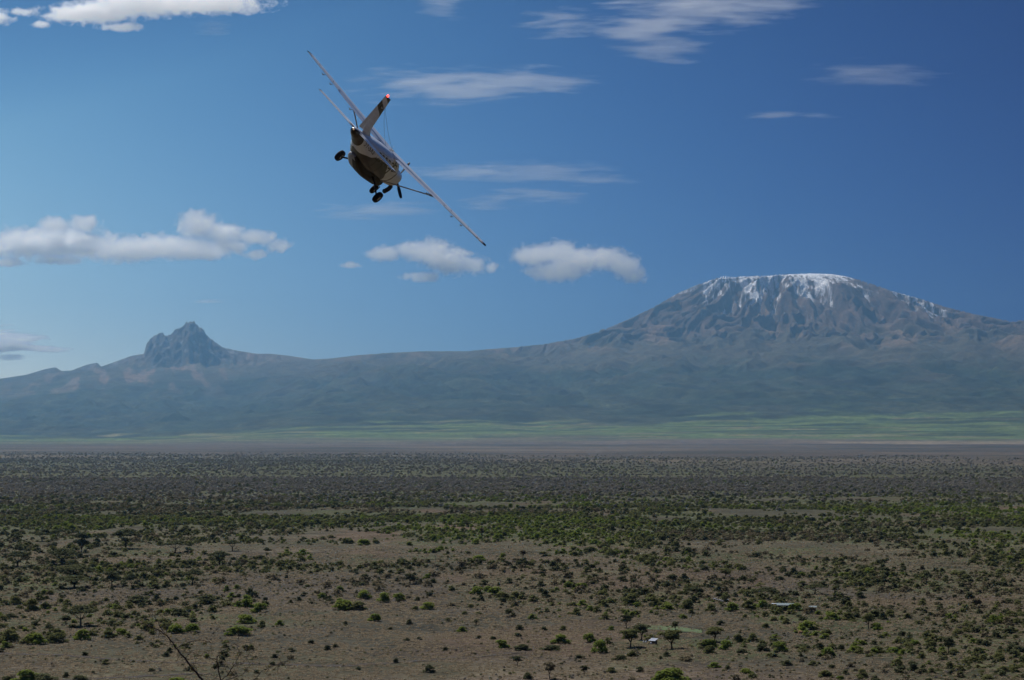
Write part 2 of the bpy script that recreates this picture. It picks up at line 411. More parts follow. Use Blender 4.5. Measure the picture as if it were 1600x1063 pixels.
def build_mountains():
    ang = np.arange(-20, 20.01, .034)
    ys = np.concatenate([np.arange(19600, 30000, 75), np.arange(30000, 41000, 55), np.arange(41000, 52500, 34), np.arange(52500, 58001, 250)])
    X, Y, q = fan(ang, ys)
    h, k = mountain(X, Y)
    # keep the skyline where it stands: scale each column until its highest line of sight agrees
    want = np.interp(np.tan(np.radians(ang)) * F_PX + 800, SK[:, 0], SK[:, 1])
    ftm = foot(Y)
    for _ in range(3):
        el = np.where(Y < 53500, (h - 65) / Y, -1).max(0)
        tgt = (700.0 - want) / F_PX
        fac = np.clip((tgt * YC + 65 - 200) / (el * YC + 65 - 200), .7, 1.5)
        kk = np.exp(-.5 * (np.arange(-18, 19) / 5.0) ** 2); kk /= kk.sum()
        fac = np.convolve(np.pad(fac, 18, 'edge'), kk, 'valid')
        h = ftm + (h - ftm) * (1 + (fac[None, :] - 1) * sstep(26000, 44000, Y))
    for _ in range(3):
        el = np.where(Y < 53500, (h - 65) / Y, -1).max(0)
        fac = np.clip((tgt * YC + 65 - 200) / (el * YC + 65 - 200), .7, 1.5)
        kk = np.exp(-.5 * (np.arange(-6, 7) / 1.3) ** 2); kk /= kk.sum()
        fac = np.convolve(np.pad(fac, 6, 'edge'), kk, 'valid')
        h = ftm + (h - ftm) * (1 + (fac[None, :] - 1) * sstep(46500, 49000, Y))
    h = h - 40 * sstep(21600, 19600, Y)
    forest = np.array((.024, .037, .022)); forest2 = np.array((.044, .052, .030)); moor = np.array((.100, .084, .054)); rock = np.array((.135, .092, .067)); scree = np.array((.24, .16, .105))
    snow = np.array((.80, .82, .86)); field = np.array((.100, .142, .046)); ftan = np.array((.19, .16, .09)); scrub = np.array((.08, .068, .048))
    n1 = fbm(X / 900, Y / 1400, 5, 201); n2 = fbm(X / 140, Y / 260, 4, 211); n3 = fbm(X / 2400, Y / 800, 4, 221); n4 = fbm(X / 500, Y / 900, 4, 231)
    c = np.broadcast_to(forest, X.shape + (3,)).copy()
    c = lerp(c, forest2, sstep(.42, .62, n1) * .8)
    c = c * (.45 + 1.1 * n2[..., None]) * (.75 + .5 * fbm(X / 60, Y / 150, 3, 213)[..., None])
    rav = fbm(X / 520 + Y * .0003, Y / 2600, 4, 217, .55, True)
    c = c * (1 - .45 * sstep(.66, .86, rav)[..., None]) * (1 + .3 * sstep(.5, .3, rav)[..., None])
    hh = h + (n1 - .5) * 900
    c = lerp(c, moor, sstep(1250, 2100, hh) * .85)
    c = lerp(c, moor * .55, sstep(1000, 1700, hh) * sstep(.52, .64, n4) * .7)
    c = lerp(c, rock, sstep(2300, 2900, hh))
    c = lerp(c, rock * .62, sstep(2500, 2900, hh) * sstep(.5, .66, n4) * .8)
    c = lerp(c, scree, sstep(1900, 2300, h) * sstep(.56, .66, fbm(X / 650, Y / 1500, 4, 241)) * .55 * (h < 3300))
    # fields along the foot
    band = sstep(20000, 23600, Y + (n3 - .5) * 4500) * sstep(27300, 25700, Y + (n3 - .5) * 5200 + (n1 - .5) * 2600 - 700 * (X > 2500))
    fc = lerp(np.broadcast_to(field, X.shape + (3,)).copy(), ftan, sstep(.55, .66, fbm(X / 900, Y / 240, 4, 251)) * .8)
    fc = lerp(fc, field * .62, sstep(.5, .58, fbm(X / 700, Y / 160, 3, 261)) * .7)
    fc = lerp(fc, forest, sstep(.56, .64, fbm(X / 1300, Y / 300, 5, 271)) * .85)
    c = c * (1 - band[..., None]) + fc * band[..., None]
    below = sstep(23600, 20000, Y + (n3 - .5) * 4500)
    sc = lerp(np.broadcast_to(np.array((.105, .082, .064)), X.shape + (3,)), np.array((.19, .15, .10)), sstep(.5, .66, fbm(X / 2200, Y / 300, 5, 151)))
    c = c * (1 - below[..., None]) + sc * below[..., None]
    # snow: a cap on the flat top, streaks down the gullies
    px = (X / Y) * F_PX + 800
    top = h - k['Kb'] * 0
    gl = (k['gul'] * .6 + k['gul2'] * .4)
    line = 3210 + (gl - .55) * 2600 + (fbm(X / 300, Y / 500, 4, 281) - .5) * 500 + 250 * (px < 1100) - 120 * (px < 1230) + 210 * np.exp(-((px - 1325) / 60.) ** 2) - 190 * sstep(1370, 1420, px) 
    sn = sstep(0, 120, h - line) * (k['r'] < 5200) * sstep(.495, .54, fbm(X / 70, Y / 420, 4, 283) * .6 + fbm(k['th'] * 34, k['r'] / 1500, 3, 285) * .4 + sstep(3600, 4100, h) * .06)
    sn = np.maximum(sn * .92, ((k['r'] < 2300) & (h > 4180) & (Y > 49000) & (Y < 52500)) * sstep(1236, 1250, px) * sstep(1375, 1350, px))
    sn = np.maximum(sn, ((k['r'] < 2700) & (h > 4080)) * sstep(1122, 1126, px) * sstep(1146, 1140, px))
    c = lerp(c, snow, sn)
    # the rocky peak
    mw = np.clip(k['EM'] / 260, 0, 1)
    c = lerp(c, np.array((.110, .090, .078)), mw)
    c = lerp(c, np.array((.3, .29, .28)), mw * sstep(.68, .72, fbm(X / 260, Y / 140, 3, 291)) * (h < 2700))
    spur = np.exp(-((X - sk_x(270)) / 2300.0) ** 2) * sstep(38500, 44500, Y) * (1 - mw)
    c = lerp(c, np.array((.36, .23, .17)), spur * sstep(.53, .66, fbm(X / 300 + Y / 1500, Y / 2600, 4, 293)) * .45)
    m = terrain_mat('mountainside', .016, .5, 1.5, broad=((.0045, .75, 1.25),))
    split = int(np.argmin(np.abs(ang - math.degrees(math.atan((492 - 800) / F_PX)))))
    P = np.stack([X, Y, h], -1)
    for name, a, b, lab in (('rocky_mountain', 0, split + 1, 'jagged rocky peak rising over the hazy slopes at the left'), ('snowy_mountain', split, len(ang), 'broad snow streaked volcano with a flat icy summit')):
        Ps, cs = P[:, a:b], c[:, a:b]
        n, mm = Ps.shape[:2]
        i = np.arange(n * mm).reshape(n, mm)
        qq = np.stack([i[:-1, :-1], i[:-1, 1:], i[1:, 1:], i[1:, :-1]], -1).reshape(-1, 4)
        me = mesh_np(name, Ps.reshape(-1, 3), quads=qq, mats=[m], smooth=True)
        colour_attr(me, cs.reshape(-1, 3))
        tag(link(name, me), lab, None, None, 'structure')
build_mountains()

# ------------------------------------------------------------------ haze
def build_haze():
    bm = bmesh.new()
    box(bm, (0, 28000, 2150), (90000, 62000, 4480 + 0))
    o = bm_obj('haze', bm, [])
    m = bpy.data.materials.new('thin_air'); m.use_nodes = True
    nt = m.node_tree; nt.nodes.clear()
    out = nt.nodes.new('ShaderNodeOutputMaterial'); v = nt.nodes.new('ShaderNodeVolumePrincipled')
    v.inputs['Color'].default_value = (.34, .67, 1.0, 1)
    v.inputs['Density'].default_value = 1.55e-5
    v.inputs['Anisotropy'].default_value = 0.75
    nt.links.new(v.outputs[0], out.inputs['Volume'])
    o.data.materials.append(m)
    tag(o, 'thin blue haze lying over the plain and the mountain', None, None, 'stuff')
build_haze()
# ------------------------------------------------------------------ the aeroplane
def cr(xs, vs, x):
    """smooth (Catmull-Rom) interpolation, xs descending or ascending"""
    xs = np.asarray(xs, float); vs = np.asarray(vs, float)
    if xs[0] > xs[-1]: xs, vs = xs[::-1], vs[::-1]
    m = np.gradient(vs, xs)
    # limit the slopes so that the curve does not overshoot
    d = np.diff(vs) / np.diff(xs)
    for i in range(1, len(xs) - 1):
        if d[i - 1] * d[i] <= 0: m[i] = 0
        else: m[i] = np.sign(d[i]) * min(abs(m[i]), 2.5 * min(abs(d[i - 1]), abs(d[i])))
    x = np.clip(x, xs[0], xs[-1])
    i = np.clip(np.searchsorted(xs, x) - 1, 0, len(xs) - 2)
    h = xs[i + 1] - xs[i]; t = (x - xs[i]) / h
    return (2 * t**3 - 3 * t**2 + 1) * vs[i] + (t**3 - 2 * t**2 + t) * h * m[i] + (-2 * t**3 + 3 * t**2) * vs[i + 1] + (t**3 - t**2) * h * m[i + 1]

ST = np.array([  # y, half width, bottom, top, exponent
    (-0.62, .36, 1.22, 1.98, 2.2), (-1.0, .50, 1.10, 2.08, 2.4), (-1.7, .62, 1.00, 2.16, 2.6), (-2.6, .71, .96, 2.22, 2.8), (-3.2, .77, .95, 2.30, 2.8),
    (-3.7, .80, .95, 2.58, 2.8), (-4.3, .815, .95, 2.70, 3.0), (-6.0, .815, .95, 2.72, 3.0), (-7.4, .81, .96, 2.70, 3.0), (-8.6, .78, 1.10, 2.66, 2.8),
    (-9.4, .66, 1.34, 2.62, 2.6), (-10.3, .48, 1.64, 2.57, 2.4), (-11.2, .36, 1.90, 2.54, 2.3), (-11.9, .27, 2.06, 2.52, 2.2), (-12.2, .17, 2.17, 2.48, 2.0), (-12.3, .06, 2.27, 2.42, 2.0)])
def fus(y, a, off=0.0):
    """point on the fuselage skin: a = angle from the bottom (0) over starboard (pi/2) to the top (pi)"""
    hw, zb, zt, e = (float(cr(ST[:, 0], ST[:, k], y)) for k in (1, 2, 3, 4))
    ca, sa = -math.cos(a), math.sin(a)
    x = math.copysign(abs(sa) ** (2 / e), sa) * (hw + off)
    z = (zb + zt) / 2 + math.copysign(abs(ca) ** (2 / e), ca) * ((zt - zb) / 2 + off)
    return Vector((x, y, z))
def fus_side(y, z, side=1, off=0.004):
    """point on the flank at height z"""
    lo, hi = 0.02, math.pi - 0.02
    for _ in range(40):
        m = (lo + hi) / 2
        if fus(y, m).z < z: lo = m
        else: hi = m
    p = fus(y, lo, off)
    return Vector((p.x * side, y, p.z))

def airfoil(n=14, t=.15):
    xs = [(1 - math.cos(math.pi * i / n)) / 2 for i in range(n + 1)]
    yt = [5 * t * (.2969 * math.sqrt(x) - .126 * x - .3516 * x * x + .2843 * x**3 - .1036 * x**4) for x in xs]
    cm = [.03 * (1 - (2 * x - .8) ** 2 / 1.44) * (1 if t > .12 else 0) for x in xs]
    up = [(x, c + y) for x, y, c in zip(xs, yt, cm)]
    dn = [(x, c - y) for x, y, c in zip(xs, yt, cm)]
    return up[::-1] + dn[1:-1]                     # from the trailing edge over the top, back under

def striped_paint(name, white, dark, fin=False):
    m = white.copy(); m.name = name
    nt = m.node_tree; N, L = nt.nodes, nt.links; b = N['Principled BSDF']
    src = b.inputs['Base Color'].links[0].from_socket
    mx = N.new('ShaderNodeMix'); mx.data_type = 'RGBA'; mx.inputs[7].default_value = dark.node_tree.nodes['Principled BSDF'].inputs['Base Color'].default_value
    L.new(src, mx.inputs[6]); L.new(mx.outputs[2], b.inputs['Base Color'])
    def math_(op, x, y):
        n = N.new('ShaderNodeMath'); n.operation = op
        for i, v in enumerate((x, y)):
            if isinstance(v, (int, float)): n.inputs[i].default_value = v
            else: L.new(v, n.inputs[i])
        return n.outputs[0]
    if fin:
        tc = N.new('ShaderNodeTexCoord'); sp_ = N.new('ShaderNodeSeparateXYZ'); L.new(tc.outputs['Object'], sp_.inputs[0])
        t = math_('ADD', sp_.outputs[2], math_('MULTIPLY', math_('ADD', sp_.outputs[1], 12.0), .25))
        band = math_('MULTIPLY', math_('GREATER_THAN', t, 4.10), math_('LESS_THAN', t, 4.46))
        f = math_('MAXIMUM', band, math_('GREATER_THAN', t, 4.78))
    else:
        at = N.new('ShaderNodeAttribute'); at.attribute_name = 'paint'
        f = math_('GREATER_THAN', at.outputs['Fac'], 0.0)
    L.new(f, mx.inputs[0])
    return m

def build_aeroplane():
    white = mat('white_aircraft_paint', (.80, .84, .90), .3, 0, .5)
    dark = mat('dark_brown_aircraft_paint', (.020, .015, .012), .5, 0, .2)
    grey = mat('stone_grey_aircraft_paint', (.36, .35, .33), .38, 0, .5)
    glass = mat('dark_cabin_glass', (.010, .011, .013), .25, 0, .25)
    rubber = noisy('black_tyre_rubber', (.012, .012, .013), (.022, .021, .020), 9, .8)
    metal = mat('bare_metal', (.42, .42, .43), .35, 1.0)
    soot = mat('sooty_steel', (.06, .055, .05), .5, .8)
    black = mat('black_lettering_paint', (.012, .012, .014), .5)
    prop_m = mat('black_propeller_paint', (.016, .016, .018), .38)
    red = mat('red_beacon_glass', (.8, .02, .01), .2)
    b = red.node_tree.nodes['Principled BSDF']; b.inputs['Emission Color'].default_value = (1, .05, .03, 1); b.inputs['Emission Strength'].default_value = 6
    amb = mat('tail_light_glass', (.7, .42, .22), .3)
    b = amb.node_tree.nodes['Principled BSDF']; b.inputs['Emission Color'].default_value = (1, .62, .35, 1); b.inputs['Emission Strength'].default_value = .25
    lens = mat('green_wingtip_lens', (.02, .05, .06), .15)
    # a little dirt and oil streaking on the skin
    for m in (white, grey):
        nt = m.node_tree; bb = nt.nodes['Principled BSDF']
        tc = nt.nodes.new('ShaderNodeTexCoord'); mp = nt.nodes.new('ShaderNodeMapping'); mp.inputs['Scale'].default_value = (5, .7, 5)
        nz = nt.nodes.new('ShaderNodeTexNoise'); nz.inputs['Scale'].default_value = 1.6; nz.inputs['Detail'].default_value = 6
        mr = nt.nodes.new('ShaderNodeMapRange'); mr.inputs[1].default_value = .35; mr.inputs[2].default_value = .8; mr.inputs[3].default_value = 1.0; mr.inputs[4].default_value = .84
        vm = nt.nodes.new('ShaderNodeVectorMath'); vm.operation = 'SCALE'; vm.inputs[0].default_value = bb.inputs['Base Color'].default_value[:3]
        nt.links.new(tc.outputs['Object'], mp.inputs[0]); nt.links.new(mp.outputs[0], nz.inputs[0]); nt.links.new(nz.outputs[0], mr.inputs[0])
        nt.links.new(mr.outputs[0], vm.inputs['Scale']); nt.links.new(vm.outputs[0], bb.inputs['Base Color'])

    root = bpy.data.objects.new('airplane', None); scene.collection.objects.link(root)
    tag(root, 'white and dark brown high wing propeller plane banking steeply in the sky', 'airplane')
    # pose
    Rc = Matrix(PLANE_R)
    cp, sp = math.cos(PITCH), math.sin(PITCH)
    W = Matrix(((1, 0, 0), (0, -sp, cp), (0, cp, sp)))
    Rw = W @ Rc
    t = CAM + W @ Vector(PLANE_T)
    root.matrix_world = Matrix.Translation(t) @ Rw.to_4x4() @ Matrix.Translation((0, 6, -1.8))

    # fuselage
    bm = bmesh.new()
    N = 96
    ys = np.concatenate([np.arange(-.62, -12.3, -.06), [-12.3]])
    rings = [[fus(float(y), 2 * math.pi * k / N) for k in range(N)] for y in ys]
    vs, fs = loft(bm, rings)
    yb = [-12.3, -11.2, -10.75, -10.5, -10.2, -9.6, -8.8, -7.6, -6.5, -5.4, -4.6, -4.0, -3.5]
    ab = [150, 120, 80, 0, 0, 60, 88, 98, 98, 88, 62, 14, 0]
    paint = []
    for r in range(len(rings)):
        y = float(ys[r])
        A = float(cr(yb, ab, y)) if -12.3 <= y <= -3.5 else 0
        if A < 3: A = -20
        for k in range(N):
            a = k * 360 / N
            a = min(a, 360 - a)
            v = (A - a) / 40.0
            c = (a - 90) / 90.0
            if a > 30:
                for y0, wd in ((-3.15, .10), (-4.75, .11)):
                    v = max(v, (wd - abs(y - (y0 - .5 * (1 - c) ** 1.5 + .15))) / .5)
            paint.append(v)
    paint_mat = striped_paint('fuselage_paint', white, dark)
    body = bm_obj('fuselage', bm, paint_mat, root, True)
    at = body.data.attributes.new('paint', 'FLOAT', 'POINT'); at.data.foreach_set('value', np.array(paint, np.float32))
    # cargo pod under the belly
    bm = bmesh.new()
    PS = np.array([(-2.55, .12, 1.02, 1.06), (-2.9, .40, .80, 1.06), (-3.5, .60, .62, 1.06), (-4.4, .66, .52, 1.06), (-6.6, .66, .50, 1.06), (-7.3, .64, .55, 1.08), (-8.2, .55, .76, 1.16), (-8.9, .36, 1.02, 1.26), (-9.15, .18, 1.15, 1.32)])
    rings = []
    for y in np.concatenate([np.arange(-2.55, -9.15, -.15), [-9.15]]):
        hw, zb, zt = (float(cr(PS[:, 0], PS[:, k], y)) for k in (1, 2, 3))
        h = zt - zb
        prof = [(-hw * .94, zt), (-hw, zb + h * .55), (-hw * .93, zb + h * .22), (-hw * .62, zb + h * .02), (0, zb), (hw * .62, zb + h * .02), (hw * .93, zb + h * .22), (hw, zb + h * .55), (hw * .94, zt)]
        rings.append([(x, float(y), z) for x, z in prof])
    vs, fs = loft(bm, rings)
    for f in fs:
        c = f.calc_center_median()
        f.material_index = 1 if c.x > float(np.interp(c.y, [-7.7, -6.8], [.12, -.5])) else 0
    bm_obj('cargo_pod', bm, [grey, dark], root)
    # cabin windows on both flanks, doors, windscreen
    for side in (1, -1):
        for yw in (-4.6, -5.35, -6.1, -6.85, -7.55, -8.2):
            bm = bmesh.new()
            hw_, hh = .24, .24
            ring = []
            for k in range(20):
                a = 2 * math.pi * k / 20
                cx = math.copysign(abs(math.cos(a)) ** .5, math.cos(a)) * hw_; cz = math.copysign(abs(math.sin(a)) ** .5, math.sin(a)) * hh
                ring.append(bm.verts.new(fus_side(yw + cx, 2.14 + cz, side, .008)))
            bm.faces.new(ring if side > 0 else ring[::-1])
            bm_obj('cabin_window', bm, glass, root)
        bm = bmesh.new()      # cockpit side window
        pts = [(-3.42, 1.98), (-4.2, 1.92), (-4.2, 2.38), (-3.85, 2.40)]
        ring = [bm.verts.new(fus_side(y, z, side, .008)) for y, z in pts]
        bm.faces.new(ring if side < 0 else ring[::-1])
        bm_obj('cockpit_window', bm, glass, root)
        bm = bmesh.new()      # wide cargo / passenger door outline, a thin proud frame
        y0, y1, z0, z1 = -6.75, -7.95, 1.18, 2.45
        path = [fus_side(y0, z0 + (z1 - z0) * k / 8, side, .006) for k in range(9)] + [fus_side(y0 + (y1 - y0) * k / 6, z1, side, .006) for k in range(1, 7)] + [fus_side(y1, z1 - (z1 - z0) * k / 8, side, .006) for k in range(1, 9)]
        tube(bm, path, .005, 5)
        bm_obj('door_frame', bm, soot, root)
    bm = bmesh.new()
    rows = []
    for y in np.linspace(-3.28, -3.78, 6):
        rows.append([bm.verts.new(fus(float(y), math.pi + s * 1.02 * (1 if y > -3.7 else .9), .008)) for s in np.linspace(-1, 1, 15)])
    for r in range(5):
        for k in range(14):
            bm.faces.new((rows[r][k], rows[r + 1][k], rows[r + 1][k + 1], rows[r][k + 1]))
    bm_obj('windscreen', bm, glass, root)
    # registration on both flanks
    for side in (1, -1):
        cu = bpy.data.curves.new('lettering', 'FONT'); cu.body = '5Y-SXS'; cu.size = .46; cu.space_character = 1.08
        to = bpy.data.objects.new('lettering_source', cu); scene.collection.objects.link(to)
        C.view_layer.update()
        me = bpy.data.meshes.new_from_object(to.evaluated_get(C.evaluated_depsgraph_get()))
        bpy.data.objects.remove(to)
        co = np.array([v.co[:] for v in me.vertices]); wdt = co[:, 0].max()
        bm = bmesh.new(); bm.from_mesh(me)
        bmesh.ops.subdivide_edges(bm, edges=[e for e in bm.edges if e.calc_length() > .12], cuts=2)
        for v in bm.verts:
            u = v.co.x / wdt
            y = (-10.5 + 1.5 * u) if side > 0 else (-9.0 - 1.5 * u)
            v.co = fus_side(y, 2.06 + (u if side > 0 else 1 - u) * -.06 + v.co.y * .95, side, .012)
        bpy.data.meshes.remove(me)
        bm_obj('registration_lettering', bm, black, root)
    # wings
    def wing_pt(s, xc, zc, side):
        """s: 0 root .. 1 tip, xc chord fraction from the leading edge, zc thickness fraction"""
        ch = 1.98 - .70 * max(0, (s - .0))
        le = -3.92 - .25 * s
        x = (.10 + (7.82 - .10) * s)
        z = 2.62 + .40 * s
        tw = R(2.6 - 3.2 * s)
        yy, zz = -xc * ch, zc * ch
        return Vector((x * side, le + yy * math.cos(tw) + zz * math.sin(tw), z + zz * math.cos(tw) + yy * math.sin(tw) + .04))
    af = airfoil(14, .145); af_t = airfoil(14, .11)
    def prof(s, cut):
        out = []
        for (x, z), (x2, z2) in zip(af, af_t):
            zz = z + (z2 - z) * s
            out.append((min(x, cut) if x > cut else x, zz if x <= cut else zz * .6 + (.004 if zz > 0 else -.004)))
        return out
    for side in (1, -1):
        bm = bmesh.new()
        rings = []
        for s in np.linspace(0, 1, 25):
            cut = .74 if s < .965 else 1.0
            rings.append([wing_pt(float(s), x, z, side) for x, z in prof(float(s), cut)])
        rings.append([wing_pt(1.012, .12 + x * .8, z * .35, side) for x, z in prof(1, 1.0)])
        if side < 0: rings = [r[::-1] for r in rings]
        loft(bm, rings)
        bmesh.ops.remove_doubles(bm, verts=bm.verts, dist=.0005)
        wing = bm_obj('wing', bm, white, root, True)
        wing.data.polygons.foreach_set('use_smooth', [False] * len(wing.data.polygons))
        # flap and aileron, set off by dark gaps
        for nm, s0, s1, drop in (('flap', .10, .60, .10), ('aileron', .612, .955, .03 * side)):
            bm = bmesh.new(); rings = []
            for s in np.linspace(s0, s1, 10):
                pr = []
                tk = .045
                for x, z in ((.755, .020), (.80, .030), (.87, .021), (.94, .010), (1.0, .002), (1.0, -.002), (.94, -.006), (.87, -.012), (.80, -.018), (.755, -.010)):
                    pr.append(wing_pt(float(s), x, z - drop * (x - .755) + .012 * (1 - x), side))
                rings.append(pr if side > 0 else pr[::-1])
            loft(bm, rings)
            bm_obj(nm, bm, white, wing)
        for s in (.44, .70, .80):       # hinge fairings under the trailing edge
            bm = bmesh.new()
            pts = [wing_pt(s, x, z, side) for x, z in ((.58, -.060), (.68, -.10), (.82, -.125), (.93, -.075))]
            tube(bm, pts, [.012, .028, .032, .012], 8)
            bm_obj('flap_track_fairing', bm, grey, wing)
        for s in (.68, .86):                      # small vortex wires on top
            bm = bmesh.new(); p = wing_pt(s, .96, .03, side)
            tube(bm, [p, p + Vector((0, -.16, .10))], .012, 5)
            bm_obj('static_wick', bm, soot, wing)
        bm = bmesh.new()
        p = wing_pt(1.015, .12, 0, side); q = wing_pt(1.02, .92, 0, side)
        tube(bm, [p, p.lerp(q, .3) + Vector((.03 * side, 0, 0)), q], [.03, .055, .02], 8)
        bm_obj('wingtip_light', bm, [dark], wing, True)
        # strut
        bm = bmesh.new()
        a = Vector((.72 * side, -4.55, 1.08)); e = wing_pt(.455, .30, -.06, side)
        d = (e - a).normalized(); pr = []
        for k, tt in enumerate(np.linspace(0, 1, 8)):
            c = a.lerp(e, float(tt)); up = d.cross(Vector((0, 1, 0))).normalized()
            pr.append([c + Vector((0, 1, 0)) * (.085 * math.cos(2 * math.pi * j / 12)) + up * (.035 * math.sin(2 * math.pi * j / 12)) for j in range(12)])
        loft(bm, pr)
        st = bm_obj('wing_strut', bm, grey, root)
        bm = bmesh.new()
        tube(bm, [e - d * .22, e + Vector((0, 0, .05))], [.05, .11], 8)
        bm_obj('strut_fairing', bm, soot, st)
        # tailplane and elevator
        bm = bmesh.new(); bm2 = bmesh.new()
        sy = lambda s: (-11.02 - .16 * s, 1.36 - .40 * s)
        rs, re = [], []
        for s in np.linspace(0, 1, 8):
            le, ch = sy(float(s)); x = .04 + 3.10 * float(s)
            f = airfoil(10, .10)
            rs.append([(x * side, le - min(u, .58) * ch, 2.42 + z * ch) for u, z in f])
            re.append([(x * side, le - .595 * ch - u * .405 * ch, 2.42 + z * ch * .55) for u, z in f])
        for k, (bmm, rr) in enumerate(((bm, rs), (bm2, re))):
            if side < 0: rr = [r[::-1] for r in rr]
            if k == 1: rr = rr[1:]
            loft(bmm, rr); bmesh.ops.remove_doubles(bmm, verts=bmm.verts, dist=.0005)
        tp = bm_obj('tailplane', bm, white, root)
        bm_obj('elevator', bm2, white, tp)
        bm = bmesh.new()
        le, ch = sy(1.0)
        tube(bm, [(3.16 * side, le - .1, 2.42), (3.19 * side, le - ch * .5, 2.42), (3.16 * side, le - ch, 2.42)], [.03, .05, .015], 8)
        bm_obj('tailplane_tip', bm, grey, tp, True)
        # main wheel
        bm = bmesh.new()
        tube(bm, [(.55 * side, -5.72, .98), (.95 * side, -5.70, .80), (1.40 * side, -5.67, .50), (1.60 * side, -5.66, .37)], [.065, .055, .05, .05], 8)
        bm_obj('landing_gear_leg', bm, soot, root, True)
        build_wheel(root, Vector((1.72 * side, -5.66, .36)), .365, .30, rubber, metal)
    # nose gear
    bm = bmesh.new()
    tube(bm, [(0, -2.0, 1.05), (0, -1.93, .62)], [.07, .055], 10)
    for s in (1, -1): tube(bm, [(0, -1.94, .66), (.17 * s, -1.93, .62), (.17 * s, -1.9, .30)], .028, 6)
    bm_obj('nose_gear_fork', bm, soot, root)
    build_wheel(root, Vector((0, -1.9, .28)), .33, .24, rubber, metal)
    # fin and rudder (one surface in white, two dark bands near the top)
    def fin_part(nm, f0, f1, zs, mats_):
        bm = bmesh.new(); rings = []
        for z in zs:
            tt = (z - 2.5) / (4.95 - 2.5)
            le = float(np.interp(z, [2.5, 2.72, 2.95, 4.95], [-8.9, -9.75, -10.25, -11.62])); te = float(np.interp(z, [2.5, 4.95], [-12.02, -12.72]))
            ch = le - te; th = .15 - .085 * tt
            ring = []
            for k in range(16):
                a = 2 * math.pi * k / 16
                u = f0 + (f1 - f0) * (.5 - .5 * math.cos(a))
                half = th * math.sqrt(max(u, .0004)) * (1.02 - u) ** .8 * 1.15
                ring.append((half * math.sin(a) * (1 if nm == 'fin' else .98), le - u * ch, z))
            rings.append(ring)
        vs, fs = loft(bm, rings)
        return bm_obj(nm, bm, mats_, root)
    zs = [float(z) for z in np.linspace(2.5, 4.95, 42)]
    fin_paint = striped_paint('fin_paint', white, dark, True)
    fin_part('fin', 0.0, .66, zs, fin_paint)
    rud = fin_part('rudder', .675, 1.0, [z for z in zs if z > 2.62], fin_paint)
    bm = bmesh.new()     # pale mark on the dark band
    for s in (1, -1):
        for a, b2, c2 in (((-11.95, 4.24), (-11.75, 4.30), (-12.05, 4.33)), ((-11.95, 4.24), (-12.20, 4.36), (-12.0, 4.30))):
            f = bm.faces.new([bm.verts.new((.105 * s, y, z)) for y, z in (a, b2, c2)])
    bm_obj('tail_emblem', bm, white, root)
    bm = bmesh.new()
    bmesh.ops.create_uvsphere(bm, u_segments=12, v_segments=8, radius=.07)
    bmesh.ops.transform(bm, matrix=Matrix.Translation((0, -12.42, 4.99)) @ Matrix.Diagonal((.8, 1.2, 1.1, 1)), verts=bm.verts)
    bm_obj('red_beacon', bm, red, root, True)
    bm = bmesh.new()
    bmesh.ops.create_uvsphere(bm, u_segments=10, v_segments=6, radius=.055)
    bmesh.ops.transform(bm, matrix=Matrix.Translation((0, -12.32, 2.36)), verts=bm.verts)
    bm_obj('tail_light', bm, amb, root, True)
    # propeller
    hub = Vector((0, -.36, 1.62))
    bm = bmesh.new()
    pr = [(.0, .02), (-.06, .12), (-.16, .21), (-.30, .27), (-.42, .29)]
    rings = [[(r * math.cos(2 * math.pi * k / 20), hub.y + .28 + y, hub.z + r * math.sin(2 * math.pi * k / 20)) for k in range(20)] for y, r in pr]
    loft(bm, [r[::-1] for r in rings])
    bm_obj('spinner', bm, prop_m, root, True)
    pp = bpy.data.objects.new('propeller', None); scene.collection.objects.link(pp); pp.parent = root
    for ang in (97, -28, 214):
        bm = bmesh.new(); rings = []
        for r in np.linspace(.16, 1.27, 14):
            r = float(r)
            ch = float(np.interp(r, [.16, .35, .7, 1.1, 1.27], [.10, .17, .24, .21, .13])); th = float(np.interp(r, [.16, .4, 1.27], [.09, .05, .016]))
            tw = R(float(np.interp(r, [.16, 1.27], [62, 24])))
            ring = []
            for k in range(12):
                a = 2 * math.pi * k / 12
                u, v = ch / 2 * math.cos(a), th / 2 * math.sin(a)
                lx, ly = u * math.cos(tw) - v * math.sin(tw), u * math.sin(tw) + v * math.cos(tw)
                ca, sa = math.cos(R(ang)), math.sin(R(ang))
                ring.append((r * ca - lx * sa, hub.y + ly, hub.z + r * sa + lx * ca))
            rings.append(ring)
        loft(bm, rings)
        bm_obj('propeller_blade', bm, prop_m, pp, True)
    # exhaust stack low on the starboard side of the nose, antennas, wires
    bm = bmesh.new()
    tube(bm, [(.50, -1.55, 1.12), (.58, -1.75, .95), (.62, -2.0, .78), (.64, -2.2, .66)], [.13, .14, .14, .14], 14)
    bm_obj('exhaust_pipe', bm, soot, root, True)
    for y, hgt in ((-5.1, .38), (-6.6, .30), (-4.6, .22)):
        bm = bmesh.new()
        z = float(cr(ST[:, 0], ST[:, 3], y))
        tube(bm, [(0, y, z - .02), (0, y - .16, z + hgt)], [.02, .008], 6)
        bm_obj('antenna', bm, white, root)
    for x in (.35, -.35):
        bm = bmesh.new()
        a, e = Vector((0, -11.6, 4.5)), Vector((x, -5.3, 2.72))
        tube(bm, [a.lerp(e, k / 8) - Vector((0, 0, .10 * math.sin(math.pi * k / 8))) for k in range(9)], .007, 4)
        bm_obj('aerial_wire', bm, soot, root)

